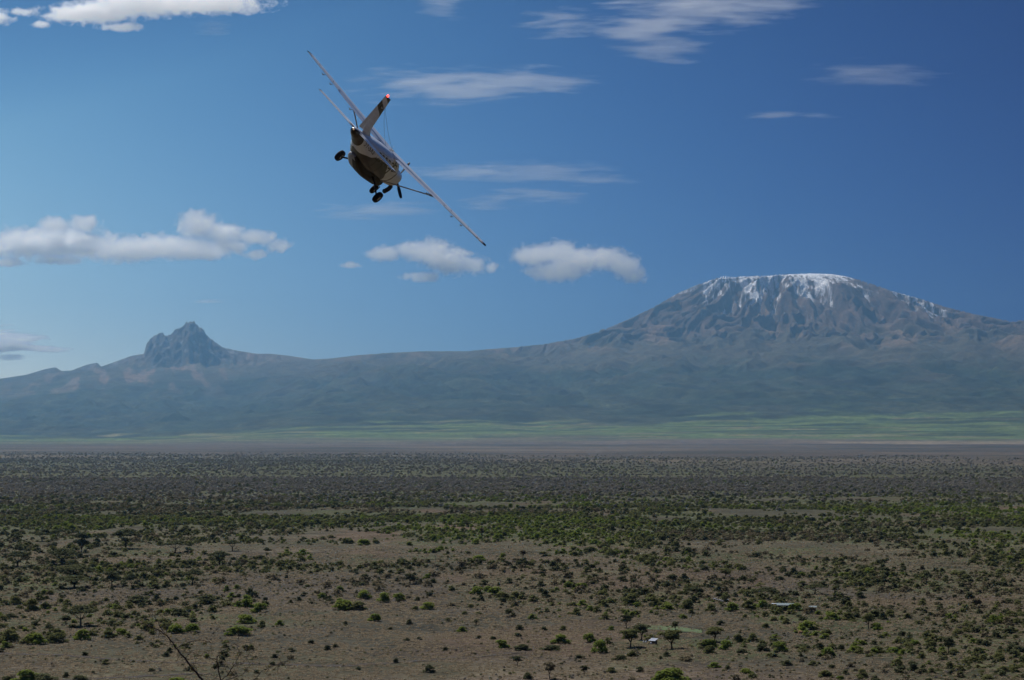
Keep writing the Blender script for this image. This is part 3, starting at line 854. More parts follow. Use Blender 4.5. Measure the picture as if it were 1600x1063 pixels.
def build_wheel(root, c, rad, wid, rubber, metal):
    prof = []
    for k in range(18):
        a = 2 * math.pi * k / 18
        prof.append((math.copysign(abs(math.cos(a)) ** .75, math.cos(a)) * wid / 2, (rad - .13) + math.copysign(abs(math.sin(a)) ** .8, math.sin(a)) * .13))
    bm = bmesh.new()
    rings = [[(c.x + x, c.y + r * math.cos(t), c.z + r * math.sin(t)) for x, r in prof] for t in [2 * math.pi * k / 28 for k in range(28)]]
    rings.append(rings[0])
    loft(bm, rings, True, False, False)
    bmesh.ops.remove_doubles(bm, verts=bm.verts, dist=1e-5)
    bmesh.ops.recalc_face_normals(bm, faces=bm.faces)
    ty = bm_obj('wheel', bm, rubber, root, True)
    bm = bmesh.new()
    rings = [[(c.x + x, c.y + r * math.cos(2 * math.pi * k / 20), c.z + r * math.sin(2 * math.pi * k / 20)) for k in range(20)] for x, r in ((-wid * .42, rad * .12), (-wid * .40, rad * .4), (-wid * .30, rad * .52), (wid * .30, rad * .52), (wid * .40, rad * .4), (wid * .42, rad * .12))]
    loft(bm, rings)
    bmesh.ops.recalc_face_normals(bm, faces=bm.faces)
    bm_obj('wheel_rim', bm, metal, ty)

PLANE_R = ((0.6562, 0.1874, 0.731), (-0.7257, -0.1089, 0.6794), (-0.2069, 0.9762, -0.0645))
PLANE_T = (-7.98552711, 10.5961220, 119.498485)
build_aeroplane()
# ------------------------------------------------------------------ clouds, far behind and above the mountain, wholly outside the haze
CLOUD_Y = 64000.0
def build_cloud(name, blobs, label, kind, dens, nscale, stretch=(1, 1, 1), amp=.9, edge=.6, depth=1.0, group=None, dist=CLOUD_Y, aniso=.8, step=.35):
    K = dist / F_PX
    P, Rr = [], []
    for px, py, rx, ry in blobs:
        d = ray(px, py); t = dist / d[1]
        p = np.array(CAM) + d * t
        p[1] += float(rng.uniform(-.3, .3)) * rx * K * depth
        P.append(p); Rr.append((rx * K, (rx * .35 + ry * .65) * K * depth, ry * K)); Rr[-1] = tuple(1.18 * v for v in Rr[-1])
    P, Rr = np.array(P), np.array(Rr)
    cen = P.mean(0)
    bm = bmesh.new()
    for p, r in zip(P, Rr):
        res = bmesh.ops.create_icosphere(bm, subdivisions=3, radius=1.0)
        bmesh.ops.transform(bm, matrix=Matrix.Translation(p - cen) @ Matrix.Diagonal((*(r * 1.06), 1)), verts=res['verts'])
    me = bpy.data.meshes.new(name); bm.to_mesh(me); bm.free()
    o = link(name, me); o.location = cen
    md = o.modifiers.new('merge', 'REMESH'); md.mode = 'VOXEL'; md.voxel_size = float(max(40, Rr[:, 2].min() * .35))
    C.view_layer.update()
    me2 = bpy.data.meshes.new_from_object(o.evaluated_get(C.evaluated_depsgraph_get()))
    o.modifiers.clear(); o.data = me2; bpy.data.meshes.remove(me); me2.name = name
    me2.materials.clear()
    m = bpy.data.materials.new('cloud_vapour'); m.use_nodes = True
    nt = m.node_tree; nt.nodes.clear(); N, L = nt.nodes, nt.links
    out = N.new('ShaderNodeOutputMaterial'); vol = N.new('ShaderNodeVolumePrincipled')
    vol.inputs['Color'].default_value = (1, 1, 1, 1); vol.inputs['Anisotropy'].default_value = aniso
    tc = N.new('ShaderNodeTexCoord')
    # warp
    def mapped(sc):
        mp = N.new('ShaderNodeVectorMath'); mp.operation = 'MULTIPLY'; mp.inputs[1].default_value = [nscale * s * sc for s in stretch]
        L.new(tc.outputs['Object'], mp.inputs[0]); return mp.outputs[0]
    wz = N.new('ShaderNodeTexNoise'); wz.inputs['Scale'].default_value = 1; wz.inputs['Detail'].default_value = 2
    wv = N.new('ShaderNodeVectorMath'); wv.operation = 'MULTIPLY_ADD'; wv.inputs[1].default_value = (1.6, 1.2, 1.6)
    n1 = N.new('ShaderNodeTexNoise'); n1.inputs['Detail'].default_value = 7; n1.inputs['Roughness'].default_value = .62; n1.inputs['Scale'].default_value = 1
    off = N.new('ShaderNodeVectorMath'); off.operation = 'ADD'; off.inputs[1].default_value = (cen[0] * .01 % 97, 3.3, 1.7)
    L.new(mapped(1), off.inputs[0]); L.new(mapped(.37), wz.inputs['Vector']); L.new(wz.outputs['Color'], wv.inputs[0]); L.new(off.outputs[0], wv.inputs[2]); L.new(wv.outputs[0], n1.inputs['Vector'])
    prev = None
    for p, r in zip(P - cen, Rr):
        v = N.new('ShaderNodeVectorMath'); v.operation = 'MULTIPLY_ADD'
        v.inputs[1].default_value = 1 / r; v.inputs[2].default_value = -p / r
        L.new(tc.outputs['Object'], v.inputs[0])
        ln = N.new('ShaderNodeVectorMath'); ln.operation = 'LENGTH'; L.new(v.outputs[0], ln.inputs[0])
        if prev is None: prev = ln.outputs['Value']
        else:
            mn = N.new('ShaderNodeMath'); mn.operation = 'SMOOTH_MIN'; mn.inputs[2].default_value = .25
            L.new(prev, mn.inputs[0]); L.new(ln.outputs['Value'], mn.inputs[1]); prev = mn.outputs[0]
    f = N.new('ShaderNodeMath'); f.operation = 'SUBTRACT'; f.inputs[0].default_value = .84 - amp * .5; L.new(prev, f.inputs[1])
    g = N.new('ShaderNodeMath'); g.operation = 'MULTIPLY_ADD'; g.inputs[1].default_value = amp; L.new(n1.outputs[0], g.inputs[0]); L.new(f.outputs[0], g.inputs[2])
    mr = N.new('ShaderNodeMapRange'); mr.interpolation_type = 'SMOOTHSTEP'
    mr.inputs[1].default_value = 0; mr.inputs[2].default_value = edge; mr.inputs[3].default_value = 0; mr.inputs[4].default_value = dens
    L.new(g.outputs[0], mr.inputs[0]); L.new(mr.outputs[0], vol.inputs['Density'])
    L.new(vol.outputs[0], out.inputs['Volume'])
    m.cycles.volume_step_rate = step
    me2.materials.append(m)
    tag(o, label, 'cloud', group)
    return o

build_cloud('cumulus_cloud', [(-40, 385, 74, 28), (40, 378, 76, 28), (85, 352, 30, 18), (135, 350, 30, 16), (110, 382, 84, 26), (190, 388, 84, 22), (250, 386, 60, 20), (290, 388, 60, 20), (325, 394, 40, 16), (355, 385, 40, 14), (310, 352, 38, 24), (350, 365, 45, 18),
    (400, 372, 38, 14), (435, 384, 24, 14), (400, 398, 24, 9), (90, 406, 44, 8), (0, 409, 50, 8)], 'long white cumulus bank with two humps above the jagged rocky peak', 'cumulus', .0080, .0033, amp=2.0, group='cumulus clouds')
build_cloud('cumulus_cloud', [(600, 396, 32, 14), (640, 390, 30, 14), (672, 392, 42, 22), (700, 408, 42, 24), (735, 415, 32, 16), (660, 432, 38, 9), (548, 415, 20, 6), (768, 418, 18, 9)],
    'ragged white cumulus puff under the lowered wingtip of the plane', 'cumulus', .0080, .0036, amp=2.31, group='cumulus clouds')
build_cloud('cumulus_cloud', [(835, 400, 42, 20), (870, 395, 42, 20), (905, 405, 58, 22), (945, 402, 42, 20), (975, 417, 30, 22), (870, 425, 52, 18), (990, 432, 22, 14)],
    'rounded white cumulus just left of the snowy summit', 'cumulus', .0080, .0036, amp=1.87, group='cumulus clouds')
build_cloud('cumulus_cloud', [(150, 26, 84, 17), (230, 10, 110, 20), (330, 3, 100, 16), (190, 43, 40, 8), (110, 24, 44, 12), (65, 39, 18, 7)],
    'white feathery cloud cut by the top edge of the picture', 'cumulus', .0080, .0030, (1, 1, 1.5), amp=2.31, group='cumulus clouds')
build_cloud('cumulus_cloud', [(-8, 26, 30, 14), (36, 20, 26, 7)], 'small white cloud in the top left corner', 'cumulus', .0080, .0042, (1, 1, 1.5), amp=2.20, group='cumulus clouds')
CI = 'thin cirrus clouds'
def cirrus(blobs, label, dens=.0005, amp=3.0, nscale=.0024, st=(.22, .4, 2.0), edge=.8):
    dens *= 1.45
    blobs = [(x, y, a * 1.15, b * 1.3) for x, y, a, b in blobs]
    build_cloud('cirrus_cloud', blobs, label, 'cirrus', dens, nscale, st, amp, edge, .5, CI)
cirrus([(880, 40, 62, 20), (1000, 42, 80, 22), (1080, 16, 115, 28), (1180, 2, 80, 20), (1040, 78, 64, 17)], 'largest streaked cirrus high above the snowy mountain', .0011)
cirrus([(690, 132, 120, 24), (800, 131, 95, 19), (880, 127, 62, 8)], 'long lens shaped cirrus streak right of the red beacon', .0008)
cirrus([(1360, 116, 95, 17)], 'faint cirrus smear at the upper right of the sky', .0005)
cirrus([(1215, 179, 46, 6), (1285, 181, 44, 4)], 'thin short cirrus line below the faint smear', .0012)
cirrus([(585, 328, 84, 12)], 'faint flat cirrus streak below the landing wheels', .0008)
cirrus([(825, 308, 70, 13), (770, 316, 50, 10)], 'small pale cirrus feather right of the lowered wing', .0009)
cirrus([(930, 283, 58, 7), (850, 270, 120, 12), (720, 267, 90, 11)], 'long faint cirrus wisps right of the propeller', .0007)
cirrus([(697, 12, 38, 15)], 'small pale cirrus tuft at the top centre', .0010)
cirrus([(335, 471, 30, 4)], 'tiny white cloud streak above the rocky peak', .005)
cirrus([(15, 538, 48, 20), (62, 547, 42, 7)], 'white wisp at the left edge beside the rocky peak', .014)
cirrus([(330, 41, 30, 11)], 'faint little wisp right of the feathery top cloud', .0008)
# ------------------------------------------------------------------ vegetation of the plain
def leaf_mat(name, col, col2, trans=.42):
    m = bpy.data.materials.new(name); m.use_nodes = True
    nt = m.node_tree; N, L = nt.nodes, nt.links; N.clear()
    out = N.new('ShaderNodeOutputMaterial')
    oi = N.new('ShaderNodeObjectInfo'); geo = N.new('ShaderNodeNewGeometry')
    ad = N.new('ShaderNodeMath'); ad.operation = 'MULTIPLY_ADD'; ad.inputs[1].default_value = .55
    mm = N.new('ShaderNodeMath'); mm.operation = 'MULTIPLY'; mm.inputs[1].default_value = .45
    L.new(geo.outputs['Random Per Island'], mm.inputs[0]); L.new(oi.outputs['Random'], ad.inputs[0]); L.new(mm.outputs[0], ad.inputs[2])
    mx = N.new('ShaderNodeMix'); mx.data_type = 'RGBA'; mx.inputs[6].default_value = (*col, 1); mx.inputs[7].default_value = (*col2, 1)
    L.new(ad.outputs[0], mx.inputs[0])
    df = N.new('ShaderNodeBsdfDiffuse'); tr = N.new('ShaderNodeBsdfTranslucent'); mix = N.new('ShaderNodeMixShader'); mix.inputs[0].default_value = trans
    L.new(mx.outputs[2], df.inputs[0]); L.new(mx.outputs[2], tr.inputs[0]); L.new(df.outputs[0], mix.inputs[1]); L.new(tr.outputs[0], mix.inputs[2])
    L.new(mix.outputs[0], out.inputs['Surface'])
    return m
M_BRIGHT = leaf_mat('fresh_green_leaves', (.150, .200, .044), (.225, .265, .060))
M_OLIVE = leaf_mat('olive_green_leaves', (.130, .142, .056), (.190, .192, .080))
M_DARK = leaf_mat('dark_thorn_leaves', (.074, .084, .044), (.115, .120, .060), .2)
M_BROWN = leaf_mat('dry_brown_twigs', (.160, .135, .085), (.215, .185, .115), .2)
M_GRASS = leaf_mat('dry_grass_blades', (.25, .205, .145), (.33, .275, .195), .5)
M_BARK = noisy('thorn_tree_bark', (.045, .034, .026), (.085, .066, .050), 3.0, .9, .4)

def leaf_cloud(lobes, n, size, r):
    """quads scattered through the outer part of a set of ellipsoid lobes (cx, cy, cz, rx, ry, rz)"""
    lb = np.array(lobes, float)
    wgt = (lb[:, 3] * lb[:, 4] + lb[:, 3] * lb[:, 5] + lb[:, 4] * lb[:, 5]); wgt /= wgt.sum()
    k = r.choice(len(lb), n, p=wgt)
    d = r.normal(size=(n, 3)); d /= np.linalg.norm(d, axis=1)[:, None]
    d[:, 2] = np.where(d[:, 2] < -.35, -d[:, 2] * .6, d[:, 2])
    rad = r.uniform(.0, 1, n) ** .24 * (1 + r.normal(0, .07, n))
    p = lb[k, :3] + d * lb[k, 3:] * rad[:, None]
    nrm = d * .65 + np.array((0, 0, .65)) + r.normal(0, .45, (n, 3)); nrm /= np.linalg.norm(nrm, axis=1)[:, None]
    t = np.cross(nrm, r.normal(size=(n, 3))); t /= np.linalg.norm(t, axis=1)[:, None]
    b = np.cross(nrm, t)
    s = size * r.uniform(.55, 1.35, n)[:, None]
    V = np.stack([p - t * s, p - b * s * .55, p + t * s, p + b * s * .6], 1).reshape(-1, 3)
    keep = np.repeat(p[:, 2] > 0, 4)
    V[:, 2] = np.maximum(V[:, 2], .005)
    return V, np.arange(n * 4).reshape(n, 4)

def bush_lobes(r, n, flat=.55):
    L_ = []
    for i in range(n):
        a = r.uniform(0, 2 * math.pi); q = r.uniform(0, .34) if i else 0.0
        s = r.uniform(.13, .22) if i else .24
        z = r.uniform(.14, .60) * (1 - q) if i else .45
        L_.append((q * math.cos(a), q * math.sin(a), z, s, s, s * r.uniform(.8, 1.25)))
    for i in range(4):
        a = r.uniform(0, 2 * math.pi)
        L_.append((.28 * math.cos(a), .28 * math.sin(a), .12, .17, .17, .16))
    return L_
M_GREY = leaf_mat('haze_grey_twigs', (.220, .205, .180), (.290, .272, .240), .3)  # grey twigs, paled so their colour stands in for haze on far scrub
VEG = {'y': M_GREY, 'g': M_BRIGHT, 'o': M_OLIVE, 'd': M_DARK, 'b': M_BROWN}
def make_bush_mesh(kind, seed, n=1700, size=.048):
    r = np.random.default_rng(seed)
    V, q = leaf_cloud(bush_lobes(r, r.integers(6, 11)), n if kind != 'b' else int(n * .7), size, r)
    return mesh_np('bush_foliage', V, quads=q, mats=[VEG[kind]])
BUSH = {k: [make_bush_mesh(k, 100 * i + ord(k)) for i in range(6)] for k in VEG}

def make_tree_meshes(seed, umbrella=True, kind='d'):
    """unit tree: crown about 1 wide, total height 1; returns trunk mesh and crown mesh"""
    r = np.random.default_rng(seed)
    lobes = []
    bm = bmesh.new()
    lean = Vector((r.uniform(-.06, .06), r.uniform(-.05, .05), 0))
    fork = Vector((lean.x * .6, lean.y * .6, .30 if umbrella else .24))
    tube(bm, [(0, 0, -.04), (lean.x * .2, lean.y * .2, .10), fork], [.034, .026, .021], 8)
    nb = int(r.integers(5, 8))
    for i in range(nb):
        a = 2 * math.pi * (i + r.uniform(-.3, .3)) / nb
        if umbrella:
            q = r.uniform(.14, .32); zt = r.uniform(.64, .74) - q * .25
            end = Vector((q * math.cos(a), q * math.sin(a), zt))
            mid = fork.lerp(end, .5) + Vector((0, 0, -.05))
            tube(bm, [fork, mid, end], [.016, .011, .004], 5)
            lobes.append((end.x, end.y, zt + .05, r.uniform(.14, .2), r.uniform(.14, .2), r.uniform(.12, .17)))
        else:
            q = r.uniform(.10, .32); zt = r.uniform(.42, .85)
            end = Vector((q * math.cos(a), q * math.sin(a), zt))
            tube(bm, [fork, fork.lerp(end, .5) + Vector((0, 0, .03)), end], [.016, .011, .004], 5)
            lobes.append((end.x, end.y, zt, r.uniform(.14, .21), r.uniform(.14, .21), r.uniform(.10, .16)))
    if umbrella:
        lobes.append((lean.x, lean.y, .80, .24, .24, .17)); lobes.append((lean.x, lean.y, .72, .36, .36, .11))
        for i in range(4):
            a = r.uniform(0, 6.28); lobes.append((.36 * math.cos(a), .36 * math.sin(a), .66, .13, .13, .09))
    else:
        lobes.append((0, 0, .74, .24, .24, .2)); lobes.append((0, 0, .5, .26, .26, .16))
    V, q = leaf_cloud(lobes, 2600, .034, r)
    tm = bpy.data.meshes.new('trunk'); bm.to_mesh(tm); bm.free(); tm.materials.append(M_BARK)
    for p in tm.polygons: p.use_smooth = True
    return tm, mesh_np('crown', V, quads=q, mats=[VEG[kind]])
UMB = [make_tree_meshes(700 + i, True, 'd') for i in range(5)]
RND = {k: [make_tree_meshes(800 + i + ord(k), False, k) for i in range(4)] for k in ('d', 'o', 'b')}

# --- what stands where, read off the photograph: kind, foot (px, py), width and height in its pixels
TREES = '''u126,979,52,32 u343,883,40,21 u300,914,37,23 d128,868,30,36 u28,886,42,24 u97,883,47,25 u273,864,42,19 u275,830,29,14 u196,857,47,30 u66,846,30,14 u93,838,25,11 u363,861,28,17 u417,871,15,15 u115,903,64,20
u116,919,60,19 d175,917,32,24 u206,920,20,23 d103,977,25,15 u226,900,34,13 d641,913,26,17 b722,892,20,15 d791,832,12,10 b753,840,12,15 b817,873,17,14 d1051,910,20,12 d979,982,24,22 d1055,986,17,15 b859,1061,26,27 d913,1055,19,15
d808,1040,21,15 d795,964,20,13 d744,977,15,9 o985,1012,42,29 d1002,1000,36,25 o1050,1014,46,29 u1194,937,41,19 u1273,929,42,16 o1133,902,32,14 o1132,886,18,10 d1382,920,16,21 d1082,929,26,11 d1123,938,17,12 d1482,1021,27,25
o1357,983,25,24 d1219,835,18,8 d1323,827,24,11 d1473,827,14,10 d1499,834,14,12 b1526,950,24,15 o1116,1003,42,23 d866,832,9,10 d729,824,12,10 u1230,944,34,11'''
BUSHES = '''g354,925,13,12 g370,921,14,9 g387,950,24,17 g404,957,30,17 g530,925,16,11 g503,936,14,11 g531,950,20,18 o233,986,28,17 o257,979,21,13 g275,990,27,17 g302,988,28,16 g373,993,40,17 o410,981,16,12 g437,978,15,11 g385,974,37,16
g57,1007,32,20 o15,1004,36,22 o91,1004,36,17 g130,1000,32,19 o169,997,28,14 g190,993,22,13 o90,996,20,14 d321,944,32,14 d305,952,15,10 d277,963,28,14 d196,967,16,8 d17,966,22,9 o50,955,28,20 o23,945,24,14 g69,929,12,9 d214,942,34,13
d133,1025,12,8 o165,1039,13,10 d236,1049,12,6 d238,1010,11,6 d260,1026,13,8 g40,1068,46,24 d70,1069,36,18 d10,1068,24,14 d123,1066,32,13 d337,1045,14,8 d511,1017,11,10 d524,1013,9,8 d486,1006,11,7 g277,1066,34,9
g569,936,26,16 g599,941,23,18 g624,939,20,14 g537,953,44,18 o560,953,34,16 g668,904,14,9 d677,911,12,8 g668,952,24,13 o650,953,14,7 g586,971,25,14 g722,988,20,11 g785,1013,24,16 g775,930,28,15 g763,925,17,11 g745,929,22,14 o787,937,30,12 o806,936,20,14
g748,877,25,11 g785,872,12,9 b771,890,13,11 g888,919,17,12 g908,922,29,13 g870,924,12,8 o922,907,14,9 g972,873,10,7 o1010,875,34,10 o923,862,24,9 o942,857,17,9 o898,869,15,9 o849,870,24,9 g640,853,12,8 g567,852,26,11 o586,850,16,8 o544,849,20,9
g876,1006,32,18 g937,1020,29,23 g922,1004,24,17 d817,1016,30,10 d860,1016,36,9 o901,961,21,12 g1043,953,20,11 o1020,946,30,14 o986,945,32,17 b942,941,17,12 d968,1032,28,10 o987,1026,14,9 g1050,1068,60,28 g1030,1066,26,16 o955,1051,20,9 d670,1051,20,13 d824,1061,18,12
d619,1036,10,9 d812,985,13,10 d808,995,15,8 o700,972,12,7 d640,976,12,9 d748,998,10,6 d636,1002,10,6 d696,1017,9,7 g1219,1018,25,18 g1133,1016,23,18 g1109,1013,25,17 o1111,1021,24,14 o1154,1005,21,15 o1176,1003,22,16 d1191,1018,24,14 g1261,984,27,16
g1244,954,24,13 b1262,959,22,14 g1222,969,13,8 o1213,957,14,10 g1300,969,27,15 o1325,969,25,13 g1279,961,14,8 g1294,1026,24,16 g1337,1018,30,10 o1370,1020,27,12 g1397,1020,24,10 d1315,1016,15,11 d1256,1013,30,7 o1293,991,24,8 g1345,1008,20,9 o1448,996,17,10
b1473,964,20,14 g1553,974,20,15 g1566,971,14,10 o1418,967,15,10 o1391,964,22,12 g1370,984,27,13 o1581,964,22,10 o1347,1058,21,13 g1313,1062,14,7 o1290,1058,28,12 g1165,1052,28,9 g1116,1043,22,10 b1073,1033,24,10 o1500,1058,17,10 g1320,902,20,9 g1357,897,20,11
g1252,901,15,8 d1224,893,12,10 o1410,888,14,9 b1441,891,12,10 o1337,912,22,8 o1076,952,26,17 o1112,955,22,12 g1143,955,24,16 o1170,953,22,17 g1190,951,18,15 o1080,959,12,8 g1067,967,14,8 d1126,977,13,9 o1197,982,14,10 d1160,1021,20,9 d1208,1003,16,7
d540,976,9,6 d425,1040,12,7 d560,1047,10,6 d610,985,9,6 d655,1000,10,6 d770,1000,12,7 o735,950,13,7 d850,985,12,7 o880,985,16,8 d905,1030,16,8 g955,985,13,8 o945,968,22,9 d1000,1050,16,9 d1230,1040,20,10 o1270,1040,16,8 b1330,1042,16,9 o1400,1040,18,9 o1440,1030,20,10
d1540,1010,18,10 o1560,1030,22,11 d1590,1020,22,12 g1520,1005,16,9 o1585,1050,18,10 o1455,1052,18,9 g1430,1008,18,9 b1500,985,18,9 o1530,985,14,8 d1575,990,18,10'''
def parse(t):
    for w_ in t.split():
        k = w_[0]; a = [float(v) for v in w_[1:].split(',')]
        yield k, a
LAND = [('the lone flat topped tree, lower left', 126, 960), ('the bare thorn branch', 300, 1020), ('the white goats', 1128, 938), ('the pale roofed long house', 1225, 946), ('the glinting tin roof', 1020, 1002), ('the bright green plot', 1045, 984),
        ('the flat topped tree beside the goats', 1194, 928), ('the tall dark tree at the right', 1382, 910), ('the bottom left corner', 0, 1063), ('the bottom right corner', 1600, 1063), ('the right edge halfway down the plain', 1600, 930), ('the left edge halfway down the plain', 0, 930),
        ('the right end of the dirt track', 820, 1020), ('mid plain below the rocky peak', 300, 900), ('mid plain below the low wingtip', 752, 930), ('mid plain below the snowy summit', 1280, 880), ('the middle of the bottom edge', 800, 1063), ('the far clearing below the right cumulus', 900, 850)]
ORD = ['closest', 'second closest', 'third closest', 'fourth closest', 'fifth closest', 'sixth closest', 'seventh closest', 'eighth closest', 'ninth closest', 'tenth closest', 'eleventh closest', 'twelfth closest']
PLACED = []            # (kind, word, px, py, object)
ADJ = {'g': 'bright green', 'o': 'olive green', 'd': 'dark', 'b': 'brown leafless'}
def put_bush(k, px, py, wd, hg, at=None):
    x, y, z = at if at else on_ground(px, py)
    K = math.hypot(x, y) / F_PX
    o = link('bush', BUSH[k][len(PLACED) % 6])
    s = wd * K * 1.2
    o.location = (x, y, z - .05); o.rotation_euler = (0, 0, float(rng.uniform(0, 6.28)))
    o.scale = (s * float(rng.uniform(.92, 1.08)), s * float(rng.uniform(.8, 1.1)), hg * K * 1.32)
    PLACED.append((ADJ[k] + ' bush', px, py, o, 'bush', 'bushes on the plain'))
    return o
def put_tree(k, px, py, wd, hg):
    x, y, z = on_ground(px, py)
    K = math.hypot(x, y) / F_PX
    tm, cm = UMB[len(PLACED) % 5] if k == 'u' else RND[k][len(PLACED) % 4]
    nm = 'umbrella_thorn_tree' if k == 'u' else 'savanna_tree'
    root = bpy.data.objects.new(nm, None); scene.collection.objects.link(root)
    root.location = (x, y, z); root.rotation_euler = (0, 0, float(rng.uniform(0, 6.28)))
    root.scale = (wd * K * 1.08, wd * K * 1.08, hg * K * 1.08)
    link('trunk', tm, root); link('crown', cm, root)
    word = {'u': 'flat topped thorn tree', 'd': 'dark round crowned tree', 'o': 'olive round crowned tree', 'b': 'brown sparse crowned tree'}[k]
    PLACED.append((word, px, py, root, 'tree', 'trees on the plain'))
for k, a in parse(TREES): put_tree(k, *a)
for k, a in parse(BUSHES): put_bush(k, *a)

def label_plants():
    used = set()
    items = list(PLACED)
    # rank every plant by its distance in the view from each landmark, among the plants of its own look
    best = {}
    for li, (ln, lx, ly) in enumerate(LAND):
        by = {}
        for i, it in enumerate(items): by.setdefault(it[0], []).append((math.hypot(it[1] - lx, (it[2] - ly) * 1.4), i))
        for wd_, lst in by.items():
            for rk, (dd, i) in enumerate(sorted(lst)[:12]):
                best.setdefault(i, []).append((rk, dd, li))
    for i, it in enumerate(items):
        o = it[3]
        c = sorted(best.get(i, []))
        if c:
            rk, _, li = c[0]
            o['label'] = f'{it[0]} {ORD[rk]} to {LAND[li][0]}' if rk else f'{it[0]} closest to {LAND[li][0]}'
        else:
            o['label'] = f'{it[0]} among the scattered scrub of the dry plain'
        o['category'] = it[4]; o['group'] = it[5]
label_plants()

# --- the mass of smaller scrub: one object, instanced on points
def scatter(name, pts, scl, rot, pick, coll, label, nprot):
    me = bpy.data.meshes.new(name)
    me.vertices.add(len(pts)); me.vertices.foreach_set('co', np.asarray(pts, np.float32).ravel())
    for nm, dt_, dat in (('sc', 'FLOAT_VECTOR', scl), ('rz', 'FLOAT', rot), ('pk', 'INT', pick)):
        a = me.attributes.new(nm, dt_, 'POINT')
        a.data.foreach_set('vector' if dt_ == 'FLOAT_VECTOR' else 'value', np.asarray(dat, np.float32 if dt_ != 'INT' else np.int32).ravel())
    o = link(name, me)
    ng = bpy.data.node_groups.new(name, 'GeometryNodeTree')
    ng.interface.new_socket('Geometry', in_out='INPUT', socket_type='NodeSocketGeometry'); ng.interface.new_socket('Geometry', in_out='OUTPUT', socket_type='NodeSocketGeometry')
    N, L = ng.nodes, ng.links
    gi, go = N.new('NodeGroupInput'), N.new('NodeGroupOutput')
    ci = N.new('GeometryNodeCollectionInfo'); ci.inputs['Collection'].default_value = coll; ci.inputs['Separate Children'].default_value = True; ci.inputs['Reset Children'].default_value = True
    ip = N.new('GeometryNodeInstanceOnPoints'); ip.inputs['Pick Instance'].default_value = True
    def attr(nm, t):
        n = N.new('GeometryNodeInputNamedAttribute'); n.data_type = t; n.inputs['Name'].default_value = nm
        return [s for s in n.outputs if s.enabled and s.name == 'Attribute'][0]
    L.new(gi.outputs[0], ip.inputs['Points']); L.new(ci.outputs[0], ip.inputs['Instance'])
    L.new(attr('pk', 'INT'), ip.inputs['Instance Index']); L.new(attr('sc', 'FLOAT_VECTOR'), ip.inputs['Scale'])
    cx = N.new('ShaderNodeCombineXYZ'); L.new(attr('rz', 'FLOAT'), cx.inputs[2])
    L.new(cx.outputs[0], ip.inputs['Rotation'])
    L.new(ip.outputs[0], go.inputs[0])
    md = o.modifiers.new('scatter', 'NODES'); md.node_group = ng
    tag(o, label, None, None, 'stuff')
    return o
def proto_coll(name, meshes):
    c = bpy.data.collections.new(name)
    for i, m in enumerate(meshes):
        o = bpy.data.objects.new(f'{name}_{i:02d}', m); c.objects.link(o)
    return c

